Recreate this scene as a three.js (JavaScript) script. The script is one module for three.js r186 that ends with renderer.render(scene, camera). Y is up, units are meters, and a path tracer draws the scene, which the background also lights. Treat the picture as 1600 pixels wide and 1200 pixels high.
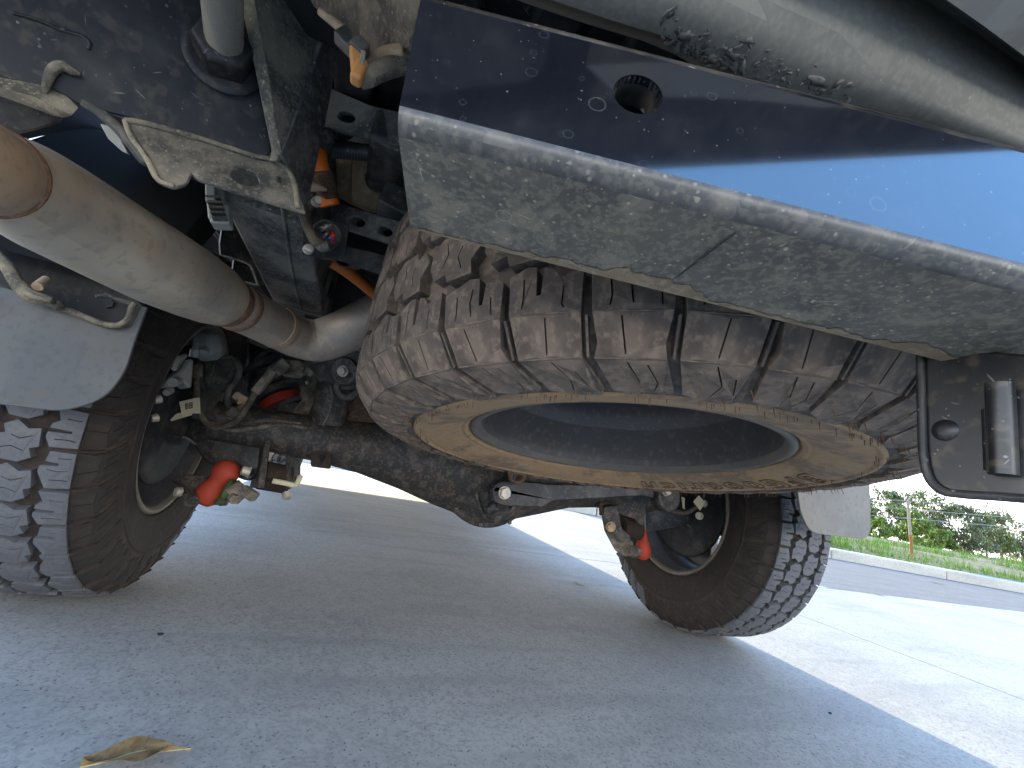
import * as THREE from 'three';
import { mergeGeometries } from 'three/addons/utils/BufferGeometryUtils.js';
import { RoundedBoxGeometry } from 'three/addons/geometries/RoundedBoxGeometry.js';
import { FontLoader } from 'three/addons/loaders/FontLoader.js';
import { TextGeometry } from 'three/addons/geometries/TextGeometry.js';

// ---------------------------------------------------------------- camera, sky, sun, exposure
// metres; x = right of the truck, y = up, z = towards its tail; rear axle at x 0, z 0
const V = (x, y, z) => new THREE.Vector3(x, y, z);
const FOC = 668;                                             // focal length for a 1600 x 1200 frame
const CAM = V(-0.3858, 0.4063, 1.2696);
const FWD = V(0.32356, 0.20272, -0.92424).normalize(), RGT = V(0.91626, 0.17667, 0.35952).normalize(), UPV = V(-0.23616, 0.96317, 0.12858).normalize();
const scene = new THREE.Scene();
const camera = new THREE.PerspectiveCamera(2 * Math.atan(600 / FOC) * 180 / Math.PI, 4 / 3, 0.02, 2000);
camera.position.copy(CAM); camera.up.copy(UPV); camera.lookAt(CAM.clone().add(FWD)); camera.updateMatrixWorld();
const renderer = new THREE.WebGLRenderer({ antialias: true });
renderer.setSize(1024, 768);
renderer.toneMapping = THREE.LinearToneMapping;
renderer.toneMappingExposure = 3.7;
renderer.shadowMap.enabled = true; renderer.shadowMap.type = THREE.PCFSoftShadowMap;

const SUN_DIR = V(0.0, Math.sin(0.43), -Math.cos(0.43)).normalize();   // ahead of the truck
const sun = new THREE.DirectionalLight(new THREE.Color(1, 0.87, 0.60), 2.1);
sun.position.copy(SUN_DIR).multiplyScalar(30); sun.target.position.set(0, 0, 0);
sun.castShadow = true; sun.shadow.radius = 1; sun.shadow.mapSize.set(4096, 4096);
Object.assign(sun.shadow.camera, { left: -8, right: 18, top: 14, bottom: -10, near: 1, far: 80 });
scene.add(sun, sun.target);

// seeded random and periodic noise
function rng(seed) { let s = seed >>> 0; return () => { s = (s + 0x6D2B79F5) >>> 0; let t = Math.imul(s ^ (s >>> 15), 1 | s); t = (t + Math.imul(t ^ (t >>> 7), 61 | t)) ^ t; return ((t ^ (t >>> 14)) >>> 0) / 4294967296; }; }
function h2(x, y, s) { let h = Math.imul(x, 374761393) + Math.imul(y, 668265263) + Math.imul(s, 1274126177); h = Math.imul(h ^ (h >>> 13), 1274126177); return ((h ^ (h >>> 16)) >>> 0) / 4294967296; }
function vn(x, y, px, py, s) {
  const xi = Math.floor(x), yi = Math.floor(y); let fx = x - xi, fy = y - yi; fx = fx * fx * (3 - 2 * fx); fy = fy * fy * (3 - 2 * fy);
  const x0 = ((xi % px) + px) % px, x1 = (x0 + 1) % px, y0 = ((yi % py) + py) % py, y1 = (y0 + 1) % py;
  const a = h2(x0, y0, s), b = h2(x1, y0, s), c = h2(x0, y1, s), d = h2(x1, y1, s);
  return (a + (b - a) * fx) * (1 - fy) + (c + (d - c) * fx) * fy;
}
function fbm(u, v, sx, sy, oct, s) { let a = 0, w = 0.5, t = 0; for (let o = 0; o < oct; o++) { a += w * vn(u * sx, v * sy, sx, sy, s + o * 17); t += w; w *= 0.55; sx *= 2; sy *= 2; } return a / t; }
const clamp = (x, a = 0, b = 1) => Math.min(b, Math.max(a, x)), sst = (a, b, x) => { const t = clamp((x - a) / (b - a)); return t * t * (3 - 2 * t); };
const mix = (a, b, t) => a + (b - a) * t;

// the sky: clear deep blue away from the sun, paler to the horizon, with broken white cloud
{
  const W = 1024, H = 512, d = new Float32Array(W * H * 4);
  for (let j = 0; j < H; j++) for (let i = 0; i < W; i++) {
    const lat = ((j + 0.5) / H - 0.5) * Math.PI, phi = ((i + 0.5) / W - 0.5) * 2 * Math.PI;
    const y = Math.sin(lat), x = Math.cos(lat) * Math.cos(phi), z = Math.cos(lat) * Math.sin(phi), e = Math.max(y, 0);
    const k = 1 - sst(-0.02, 0.50, e), mu = x * SUN_DIR.x + y * SUN_DIR.y + z * SUN_DIR.z, g = Math.pow(Math.max(mu, 0), 10) * 0.5;
    let r = mix(0.15, 1.55, k) + g * 0.9, gg = mix(0.33, 1.56, k) + g * 0.85, b = mix(0.66, 1.56, k) + g * 0.7;
    const q = 1 / (e + 0.12), cx = x * q * 0.55 + 40, cz = z * q * 0.55 + 40;
    let c = sst(0.46, 0.64, fbm(cx / 64, cz / 64, 64, 64, 6, 5)) * sst(0.0, 0.06, y);
    c *= 0.85; const cw = 1.5 + 0.3 * Math.max(mu, 0);
    r = mix(r, cw, c); gg = mix(gg, cw * 1.0, c); b = mix(b, cw * 1.02, c);
    const o = (j * W + i) * 4; d[o] = r; d[o + 1] = gg; d[o + 2] = b; d[o + 3] = 1;
  }
  const t = new THREE.DataTexture(d, W, H, THREE.RGBAFormat, THREE.FloatType);
  t.mapping = THREE.EquirectangularReflectionMapping; t.magFilter = t.minFilter = THREE.LinearFilter; t.wrapS = THREE.RepeatWrapping; t.needsUpdate = true;
  scene.background = t; scene.environment = t;
}

// ---------------------------------------------------------------- helpers
// rays of the measuring camera: used to read a position off at a known depth, plane or height
const ray = (px, py) => FWD.clone().addScaledVector(RGT, (px - 800) / FOC).addScaledVector(UPV, (600 - py) / FOC);
const at = (px, py, depth) => CAM.clone().addScaledVector(ray(px, py), depth);
const on = (ax) => (px, py, val) => { const d = ray(px, py); return CAM.clone().addScaledVector(d, (val - CAM[ax]) / d[ax]); };
const onX = on('x'), onY = on('y'), onZ = on('z');
// a plane through three measured points, given as [px, py, depth]
function planeOf(a, b, c) {
  const A = at(...a), n = at(...b).sub(A).cross(at(...c).sub(A)).normalize(); if (n.dot(CAM.clone().sub(A)) < 0) n.negate();
  return { p: A, n, hit(px, py) { const d = ray(px, py); return CAM.clone().addScaledVector(d, A.clone().sub(CAM).dot(n) / d.dot(n)); } };
}
const facing = (p, n) => { n = n.clone().normalize(); return { p, n, hit(px, py) { const d = ray(px, py); return CAM.clone().addScaledVector(d, p.clone().sub(CAM).dot(n) / d.dot(n)); } }; };
const used = {};
function numbered(n) { const k = used[n] = (used[n] ?? -1) + 1; return k ? `${n}_${String(k).padStart(3, '0')}` : n; }
function boxUV(g) {
  const p = g.attributes.position, uv = new Float32Array(p.count * 2), a = V(0, 0, 0), b = V(0, 0, 0), c = V(0, 0, 0), n = V(0, 0, 0);
  for (let i = 0; i < p.count; i += 3) {
    a.fromBufferAttribute(p, i); b.fromBufferAttribute(p, i + 1); c.fromBufferAttribute(p, i + 2); n.copy(b).sub(a).cross(c.clone().sub(a));
    const x = Math.abs(n.x), y = Math.abs(n.y), z = Math.abs(n.z);
    for (let k = 0; k < 3; k++) { const q = [a, b, c][k], o = (i + k) * 2; if (y >= x && y >= z) { uv[o] = q.x; uv[o + 1] = q.z; } else if (x >= z) { uv[o] = q.z; uv[o + 1] = q.y; } else { uv[o] = q.x; uv[o + 1] = q.y; } }
  }
  g.setAttribute('uv', new THREE.BufferAttribute(uv, 2)); return g;
}
function norm(g, keepUV) {
  let q = g.index ? g.toNonIndexed() : g;
  if (!q.attributes.normal) q.computeVertexNormals();
  for (const k of Object.keys(q.attributes)) if (!['position', 'normal', 'uv'].includes(k)) q.deleteAttribute(k);
  if (!keepUV || !q.attributes.uv) boxUV(q);
  return q;
}
function merge(gs, keepUV) { gs = gs.flat(Infinity).map((g) => norm(g, keepUV)); return gs.length > 1 ? mergeGeometries(gs) : gs[0]; }
// one named mesh from one or several geometries
function part(name, gs, mat, parent, opt = {}) {
  const g = gs.isBufferGeometry && opt.raw ? gs : merge([gs], opt.keepUV);
  const m = new THREE.Mesh(g, mat); m.castShadow = m.receiveShadow = true;
  m.name = parent === scene ? numbered(name) : name; parent.add(m);
  if (opt.label) m.userData.label = opt.label;
  if (opt.kind) m.userData.kind = opt.kind;
  return m;
}
function thing(name, label, category, pos = [0, 0, 0], group) {
  const o = new THREE.Group(); o.name = numbered(name); o.position.set(...pos); scene.add(o);
  o.userData = { label, category }; if (group) o.userData.group = group; return o;
}
function sub(name, parent, label) { const o = new THREE.Group(); o.name = name; parent.add(o); if (label) o.userData.label = label; return o; }
function struct(name, gs, mat, opt) { const m = part(name, gs, mat, scene, opt); m.userData.kind = 'structure'; return m; }
// geometry builders
function basis(dir, hint) {
  const w = dir.clone().normalize(); let h = hint ? hint.clone() : (Math.abs(w.y) < 0.9 ? V(0, 1, 0) : V(1, 0, 0));
  const u = h.sub(w.clone().multiplyScalar(h.dot(w))).normalize(), v = w.clone().cross(u); return { u, v, w };
}
function cyl(a, b, r0, r1 = r0, seg = 20, open = false) {
  const L = a.distanceTo(b), g = new THREE.CylinderGeometry(r1, r0, L, seg, 1, open), q = new THREE.Quaternion().setFromUnitVectors(V(0, 1, 0), b.clone().sub(a).normalize());
  g.applyQuaternion(q); const m = a.clone().add(b).multiplyScalar(0.5); g.translate(m.x, m.y, m.z); return g;
}
// a turned shape about the axis a + t*dir, profile [[radius, along], ...]
function lathe(a, dir, prof, seg = 32, start = 0, sweep = Math.PI * 2) {
  const g = new THREE.LatheGeometry(prof.map(([r, t]) => new THREE.Vector2(r, t)), seg, start, sweep);
  g.applyQuaternion(new THREE.Quaternion().setFromUnitVectors(V(0, 1, 0), dir.clone().normalize())); g.translate(a.x, a.y, a.z); return g;
}
function rbox(c, sx, sy, sz, r = 0.004, rot) {
  const g = new RoundedBoxGeometry(sx, sy, sz, 2, Math.min(r, sx / 2.1, sy / 2.1, sz / 2.1));
  if (rot) g.applyQuaternion(rot.isQuaternion ? rot : new THREE.Quaternion().setFromEuler(new THREE.Euler(...rot))); g.translate(c.x, c.y, c.z); return g;
}
// box with its length on the line a-b
function bar(a, b, w, h, r = 0.003, up) {
  const { u, v, w: d } = basis(b.clone().sub(a), up), g = new RoundedBoxGeometry(w, h, a.distanceTo(b), 2, Math.min(r, w / 2.1, h / 2.1));
  const m = new THREE.Matrix4().makeBasis(v.clone().negate(), u, d); g.applyMatrix4(m); const c = a.clone().add(b).multiplyScalar(0.5); g.translate(c.x, c.y, c.z); return g;
}
// swept round tube of varying radius
function tube(pts, rad, seg = 40, n = 14, caps = true, straight = false) {
  const R = Array.isArray(rad) ? rad : pts.map(() => rad);
  const P = [], Q = [];
  if (straight) { pts.forEach((p, i) => { P.push(p.clone()); Q.push(R[i]); }); }
  else { const c = new THREE.CatmullRomCurve3(pts, false, 'centripetal'), m = pts.length - 1; for (let i = 0; i <= seg; i++) { const t = i / seg; P.push(c.getPoint(t)); const k = Math.min(m - 1, Math.floor(t * m)); Q.push(mix(R[k], R[k + 1], t * m - k)); } }
  const pos = [], idx = []; let f = null;
  for (let i = 0; i < P.length; i++) {
    const d = P[Math.min(i + 1, P.length - 1)].clone().sub(P[Math.max(i - 1, 0)]); f = basis(d, f ? f.u : undefined);
    for (let k = 0; k < n; k++) { const a = k / n * Math.PI * 2, q = P[i].clone().addScaledVector(f.u, Math.cos(a) * Q[i]).addScaledVector(f.v, Math.sin(a) * Q[i]); pos.push(q.x, q.y, q.z); }
  }
  for (let i = 0; i < P.length - 1; i++) for (let k = 0; k < n; k++) { const a = i * n + k, b = i * n + (k + 1) % n, c = a + n, e = b + n; idx.push(a, b, c, b, e, c); }
  if (caps) { const c0 = pos.length / 3; pos.push(...P[0].toArray(), ...P[P.length - 1].toArray()); for (let k = 0; k < n; k++) { idx.push(c0, (k + 1) % n, k); const o = (P.length - 1) * n; idx.push(c0 + 1, o + k, o + (k + 1) % n); } }
  const g = new THREE.BufferGeometry(); g.setAttribute('position', new THREE.Float32BufferAttribute(pos, 3)); g.setIndex(idx); g.computeVertexNormals(); return g;
}
// flat plate with an outline on a plane; thickness goes away from the camera side
function plate(pl, pts, th = 0.004, holes = [], bevel = 0.0008) {
  const { u, v, w } = basis(pl.n); const o = pl.p;
  const to2 = (q) => { const d = q.clone().sub(o); return new THREE.Vector2(d.dot(u), d.dot(v)); };
  const get = (q) => Array.isArray(q) ? to2(pl.hit(q[0], q[1])) : to2(q);
  let out = pts.map(get); if (THREE.ShapeUtils.isClockWise(out)) out.reverse();
  const s = new THREE.Shape(out); for (const h of holes) s.holes.push(new THREE.Path(h.map(get)));
  const g = new THREE.ExtrudeGeometry(s, { depth: th - 2 * bevel, bevelEnabled: bevel > 0, bevelThickness: bevel, bevelSize: bevel, bevelOffset: -bevel, bevelSegments: 1, steps: 1 });
  g.translate(0, 0, -th + bevel); g.applyMatrix4(new THREE.Matrix4().makeBasis(u, v, w)); g.translate(o.x, o.y, o.z); return g;
}
// rounded corner polygons in pixels: [x, y, radius]
function rpoly(pts, n = 5) {
  const out = [], m = pts.length;
  for (let i = 0; i < m; i++) {
    const [x, y, r = 0] = pts[i]; if (!r) { out.push([x, y]); continue; }
    const a = pts[(i + m - 1) % m], b = pts[(i + 1) % m], la = Math.hypot(a[0] - x, a[1] - y), lb = Math.hypot(b[0] - x, b[1] - y);
    const p0 = [x + (a[0] - x) / la * r, y + (a[1] - y) / la * r], p1 = [x + (b[0] - x) / lb * r, y + (b[1] - y) / lb * r];
    for (let k = 0; k <= n; k++) { const t = k / n, s = 1 - t; out.push([s * s * p0[0] + 2 * s * t * x + t * t * p1[0], s * s * p0[1] + 2 * s * t * y + t * t * p1[1]]); }
  }
  return out;
}
const ell = (cx, cy, rx, ry, rot = 0, n = 18) => Array.from({ length: n }, (_, i) => { const a = i / n * 2 * Math.PI, x = Math.cos(a) * rx, y = Math.sin(a) * ry, c = Math.cos(rot), s = Math.sin(rot); return [cx + x * c - y * s, cy + x * s + y * c]; });
// a skin through rows of points (all rows equally long)
function skin(rows, smooth = true, th = 0) {
  const n = rows[0].length, pos = [], idx = [];
  for (const r of rows) for (const p of r) pos.push(p.x, p.y, p.z);
  for (let i = 0; i < rows.length - 1; i++) for (let k = 0; k < n - 1; k++) { const a = i * n + k, b = a + 1, c = a + n, d = c + 1; idx.push(a, c, b, b, c, d); }
  let g = new THREE.BufferGeometry(); g.setAttribute('position', new THREE.Float32BufferAttribute(pos, 3)); g.setIndex(idx); if (!smooth) g = g.toNonIndexed(); g.computeVertexNormals();
  if (!th) return g;
  const q = g.index ? g.toNonIndexed() : g, b = q.clone(), P = b.attributes.position, N = b.attributes.normal;   // second face, th behind the first
  for (let i = 0; i < P.count; i++) P.setXYZ(i, P.getX(i) - N.getX(i) * th, P.getY(i) - N.getY(i) * th, P.getZ(i) - N.getZ(i) * th);
  const arr = P.array.slice(); for (let i = 0; i < P.count; i += 3) for (let k = 0; k < 3; k++) { P.array[(i + 1) * 3 + k] = arr[(i + 2) * 3 + k]; P.array[(i + 2) * 3 + k] = arr[(i + 1) * 3 + k]; } b.computeVertexNormals();
  // rim
  const inner = g.index ? g.attributes : null, rim = [];
  if (inner) {
    const A = inner.position, B = inner.normal, R = rows.length, loop = []; for (let k = 0; k < n; k++) loop.push(k); for (let i = 1; i < R; i++) loop.push(i * n + n - 1); for (let k = n - 2; k >= 0; k--) loop.push((R - 1) * n + k); for (let i = R - 2; i > 0; i--) loop.push(i * n);
    const gp = (i, o) => [A.getX(i) - B.getX(i) * o, A.getY(i) - B.getY(i) * o, A.getZ(i) - B.getZ(i) * o];
    loop.forEach((a, i) => { const c = loop[(i + 1) % loop.length]; rim.push(...gp(a, 0), ...gp(c, 0), ...gp(a, th), ...gp(c, 0), ...gp(c, th), ...gp(a, th)); });
    const rg = new THREE.BufferGeometry(); rg.setAttribute('position', new THREE.Float32BufferAttribute(rim, 3)); rg.computeVertexNormals(); return [q, b, rg];
  }
  return [q, b];
}
function hex(p, dir, af = 0.017, h = 0.01, washer = 0.014) {
  const d = dir.clone().normalize(), out = [cyl(p.clone().addScaledVector(d, 0.002), p.clone().addScaledVector(d, 0.002 + h), af / 1.8, af / 1.86, 6)];
  if (washer) out.push(cyl(p.clone().addScaledVector(d, -0.001), p.clone().addScaledVector(d, 0.0025), washer, washer, 18)); return out;
}

// ---------------------------------------------------------------- materials
const lin2s = (v) => { v = clamp(v); return Math.round(255 * (v <= 0.0031308 ? 12.92 * v : 1.055 * Math.pow(v, 1 / 2.4) - 0.055)); };
// a tiling colour map made of noise layers and stamped specks, in linear colours; also returns a height map
function paintTex(N, base, layers, specks = [], seed = 1, bumpLayer) {
  const f = new Float32Array(N * N * 3), hgt = new Float32Array(N * N), R = rng(seed);
  for (let j = 0; j < N; j++) for (let i = 0; i < N; i++) {
    const u = i / N, v = j / N, o = (j * N + i) * 3; let r = base[0], g = base[1], b = base[2];
    layers.forEach((l, k) => { const t = sst(l.lo, l.hi, fbm(u, v, l.sx ?? l.s, l.sy ?? l.s, l.o ?? 4, seed * 31 + k * 101)) * l.a; r = mix(r, l.c[0], t); g = mix(g, l.c[1], t); b = mix(b, l.c[2], t); if (l.h) hgt[j * N + i] += t * l.h; });
    f[o] = r; f[o + 1] = g; f[o + 2] = b;
  }
  for (const s of specks) for (let k = 0; k < s.n; k++) {
    const cx = R() * N, cy = R() * N, rr = mix(s.r0, s.r1, Math.pow(R(), 2.5)), am = s.a * mix(0.4, 1, R()), el = 1 + (s.el ?? 0) * R(), an = s.ang !== undefined ? s.ang + (R() - 0.5) * 0.6 : R() * 3.14, ca = Math.cos(an), sa = Math.sin(an), e = Math.ceil(rr * el) + 1;
    for (let y = -e; y <= e; y++) for (let x = -e; x <= e; x++) {
      const X = (x * ca + y * sa) / el, Y = -x * sa + y * ca, d = Math.hypot(X, Y) / rr; let t = s.ring ? sst(0.75, 0.88, d) * (1 - sst(0.95, 1.05, d)) : 1 - sst(0.6, 1.1, d); if (t <= 0) continue; t *= am;
      if (s.ring) t *= 0.5 + 0.8 * h2(Math.round(cx + x), Math.round(cy + y), 3);
      const o = ((((Math.floor(cy) + y) % N + N) % N) * N + ((Math.floor(cx) + x) % N + N) % N), q = o * 3; f[q] = mix(f[q], s.c[0], t); f[q + 1] = mix(f[q + 1], s.c[1], t); f[q + 2] = mix(f[q + 2], s.c[2], t); hgt[o] += t * (s.h ?? 0);
    }
  }
  const d = new Uint8Array(N * N * 4), hb = new Uint8Array(N * N * 4);
  for (let i = 0; i < N * N; i++) { d[i * 4] = lin2s(f[i * 3]); d[i * 4 + 1] = lin2s(f[i * 3 + 1]); d[i * 4 + 2] = lin2s(f[i * 3 + 2]); d[i * 4 + 3] = 255; const h = clamp(0.5 + hgt[i]) * 255; hb[i * 4] = hb[i * 4 + 1] = hb[i * 4 + 2] = h; hb[i * 4 + 3] = 255; }
  const mk = (a, srgb) => { const t = new THREE.DataTexture(a, N, N, THREE.RGBAFormat); t.wrapS = t.wrapT = THREE.RepeatWrapping; t.magFilter = THREE.LinearFilter; t.minFilter = THREE.LinearMipmapLinearFilter; t.generateMipmaps = true; if (srgb) t.colorSpace = THREE.SRGBColorSpace; t.needsUpdate = true; return t; };
  return { map: mk(d, true), bump: mk(hb, false) };
}
// material from such a texture; size = metres per tile
function tm(t, size, o = {}, bump = 0, Cls = THREE.MeshStandardMaterial) {
  const map = t.map.clone(); map.repeat.set(1 / size, 1 / size); map.needsUpdate = true;
  const m = new Cls({ map, roughness: 0.7, metalness: 0, side: THREE.DoubleSide, ...o });
  if (bump) { m.bumpMap = t.bump.clone(); m.bumpMap.repeat.set(1 / size, 1 / size); m.bumpMap.needsUpdate = true; m.bumpScale = bump; }
  return m;
}
const TAN = [0.30, 0.22, 0.14], GREYD = [0.22, 0.20, 0.17];
const T = {
  black: paintTex(1024, [0.014, 0.014, 0.015], [{ s: 6, o: 5, lo: 0.45, hi: 0.85, a: 0.34, c: GREYD }, { s: 40, o: 3, lo: 0.5, hi: 0.8, a: 0.16, c: TAN, h: 0.2 }], [{ n: 700, r0: 0.7, r1: 4, a: 0.55, c: [0.4, 0.38, 0.33] }, { n: 160, r0: 1, r1: 2, a: 0.45, c: [0.45, 0.43, 0.38], el: 9 }], 3),
  dusty: paintTex(1024, [0.06, 0.058, 0.056], [{ s: 5, o: 6, lo: 0.32, hi: 0.68, a: 0.75, c: [0.25, 0.225, 0.185], h: 0.2 }, { s: 60, o: 3, lo: 0.45, hi: 0.8, a: 0.35, c: [0.30, 0.26, 0.2], h: 0.3 }], [{ n: 900, r0: 0.8, r1: 7, a: 0.6, c: [0.42, 0.37, 0.29], h: 0.3 }, { n: 60, r0: 5, r1: 16, a: 0.35, c: [0.34, 0.30, 0.23], ring: 1 }, { n: 130, r0: 1, r1: 2, a: 0.5, c: [0.4, 0.38, 0.33], el: 14 }], 8),
  rimT: paintTex(512, [0.055, 0.050, 0.047], [{ sx: 3, sy: 12, o: 5, lo: .4, hi: .85, a: .4, c: [.075, .068, .06] }, { s: 60, o: 3, lo: .55, hi: .8, a: .3, c: [.14, .12, .10] }], [{ n: 14, r0: .6, r1: 1.3, a: .5, c: [.3, .27, .22] }], 13),
  glossy: paintTex(1024, [0.010, 0.011, 0.016], [{ s: 12, o: 4, lo: 0.5, hi: 0.9, a: 0.12, c: [0.09, 0.085, 0.08] }], [{ n: 70, r0: 6, r1: 24, a: 0.4, c: [0.14, 0.14, 0.15], ring: 1 }, { n: 500, r0: 0.7, r1: 3, a: 0.6, c: [0.28, 0.26, 0.22] }], 11),
  mud: paintTex(1024, [0.41, 0.25, 0.125], [{ s: 7, o: 6, lo: 0.40, hi: 0.64, a: 0.75, c: [0.20, 0.135, 0.085], h: -0.3 }, { s: 34, o: 4, lo: 0.45, hi: 0.7, a: 0.4, c: [0.47, 0.32, 0.185], h: 0.3 }], [{ n: 1700, r0: 0.8, r1: 2, a: 0.55, c: [0.08, 0.055, 0.04], el: 9, h: -0.3 }, { n: 500, r0: 0.8, r1: 3, a: 0.5, c: [0.5, 0.38, 0.25] }], 21),
  rubber: paintTex(1024, [0.085, 0.066, 0.053], [{ s: 8, o: 6, lo: 0.4, hi: 0.7, a: 0.6, c: [0.17, 0.128, 0.095], h: 0.2 }, { s: 50, o: 4, lo: 0.45, hi: 0.75, a: 0.45, c: [0.25, 0.185, 0.13], h: 0.3 }, { s: 16, o: 4, lo: 0.55, hi: 0.75, a: 0.5, c: [0.045, 0.037, 0.031] }], [{ n: 900, r0: 0.7, r1: 2.2, a: 0.4, c: [0.3, 0.25, 0.19] }, { n: 260, r0: 0.8, r1: 1.6, a: 0.5, c: [0.24, 0.2, 0.16], el: 10 }], 31),
  tread: paintTex(512, [0.10, 0.10, 0.105], [{ s: 7, o: 5, lo: 0.4, hi: 0.75, a: 0.4, c: [0.16, 0.155, 0.15] }, { s: 40, o: 3, lo: 0.5, hi: 0.8, a: 0.4, c: [0.06, 0.058, 0.056], h: -0.3 }], [{ n: 260, r0: 0.6, r1: 1.6, a: 0.5, c: [0.25, 0.23, 0.2] }, { n: 120, r0: 0.7, r1: 1.2, a: 0.5, c: [0.05, 0.05, 0.05], el: 9 }], 41),
  wall: paintTex(1024, [0.035, 0.025, 0.019], [{ s: 6, o: 5, lo: 0.4, hi: 0.75, a: 0.4, c: [0.075, 0.052, 0.037], h: 0.3 }, { s: 30, o: 4, lo: 0.5, hi: 0.75, a: 0.3, c: [0.10, 0.075, 0.055], h: 0.3 }], [{ n: 500, r0: 0.8, r1: 1.8, a: 0.4, c: [0.14, 0.11, 0.08], el: 10 }], 51),
  steel: paintTex(1024, [0.47, 0.42, 0.35], [{ sx: 5, sy: 4, o: 6, lo: 0.38, hi: 0.66, a: 0.6, c: [0.31, 0.295, 0.285] }, { s: 9, o: 5, lo: 0.52, hi: 0.74, a: 0.35, c: [0.44, 0.32, 0.20] }, { s: 44, o: 3, lo: 0.55, hi: 0.75, a: 0.35, c: [0.25, 0.215, 0.18] }], [{ n: 300, r0: 0.7, r1: 2.4, a: 0.5, c: [0.7, 0.66, 0.58] }, { n: 160, r0: 0.7, r1: 1.4, a: 0.4, c: [0.65, 0.6, 0.52], el: 12 }], 61),
  rust: paintTex(1024, [0.10, 0.058, 0.034], [{ s: 6, o: 5, lo: 0.35, hi: 0.7, a: 0.7, c: [0.19, 0.105, 0.055], h: 0.3 }, { s: 12, o: 5, lo: 0.5, hi: 0.7, a: 0.55, c: [0.05, 0.04, 0.034], h: -0.2 }, { s: 60, o: 3, lo: 0.5, hi: 0.8, a: 0.4, c: [0.30, 0.2, 0.12] }], [{ n: 500, r0: 0.7, r1: 2, a: 0.5, c: [0.36, 0.29, 0.21] }], 71),
  beam: paintTex(1024, [0.105, 0.10, 0.092], [{ s: 7, o: 6, lo: 0.36, hi: 0.66, a: 0.55, c: [0.055, 0.054, 0.052], h: -0.1 }, { s: 110, o: 3, lo: 0.42, hi: 0.72, a: 0.5, c: [0.21, 0.19, 0.155], h: 0.3 }, { s: 14, o: 5, lo: 0.55, hi: 0.75, a: 0.5, c: [0.24, 0.215, 0.175] }], [{ n: 1500, r0: 0.7, r1: 4.5, a: 0.7, c: [0.42, 0.37, 0.29], h: 0.3 }, { n: 1800, r0: 0.6, r1: 1.6, a: 0.6, c: [0.04, 0.04, 0.04] }, { n: 30, r0: 6, r1: 20, a: 0.45, c: [0.33, 0.30, 0.24], ring: 1 }, { n: 200, r0: 0.6, r1: 1.3, a: 0.6, c: [0.4, 0.38, 0.33], el: 22 }], 18),
  cover: paintTex(1024, [0.15, 0.145, 0.13], [{ s: 5, o: 6, lo: 0.35, hi: 0.75, a: 0.45, c: [0.25, 0.24, 0.215] }, { sx: 3, sy: 30, o: 5, lo: 0.5, hi: 0.75, a: 0.3, c: [0.085, 0.082, 0.076] }, { s: 160, o: 2, lo: 0.4, hi: 0.8, a: 0.2, c: [0.3, 0.28, 0.24] }], [{ n: 260, r0: 0.7, r1: 2.6, a: 0.5, c: [0.42, 0.38, 0.31] }], 19),
  axle: paintTex(1024, [0.028, 0.027, 0.026], [{ s: 6, o: 6, lo: 0.48, hi: 0.72, a: 0.4, c: [0.085, 0.055, 0.038], h: 0.2 }, { s: 18, o: 5, lo: 0.52, hi: 0.74, a: 0.35, c: [0.17, 0.14, 0.11] }, { s: 70, o: 3, lo: 0.5, hi: 0.8, a: 0.4, c: [0.22, 0.16, 0.11], h: 0.2 }], [{ n: 700, r0: 0.7, r1: 2.2, a: 0.6, c: [0.4, 0.34, 0.27] }], 75),
  clay: paintTex(512, [0.30, 0.215, 0.135], [{ s: 8, o: 5, lo: 0.35, hi: 0.7, a: 0.6, c: [0.19, 0.135, 0.085], h: -0.3 }, { s: 30, o: 4, lo: 0.45, hi: 0.75, a: 0.5, c: [0.42, 0.33, 0.225], h: 0.4 }], [{ n: 160, r0: 0.8, r1: 3, a: 0.6, c: [0.1, 0.075, 0.05] }], 81),
};
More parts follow.
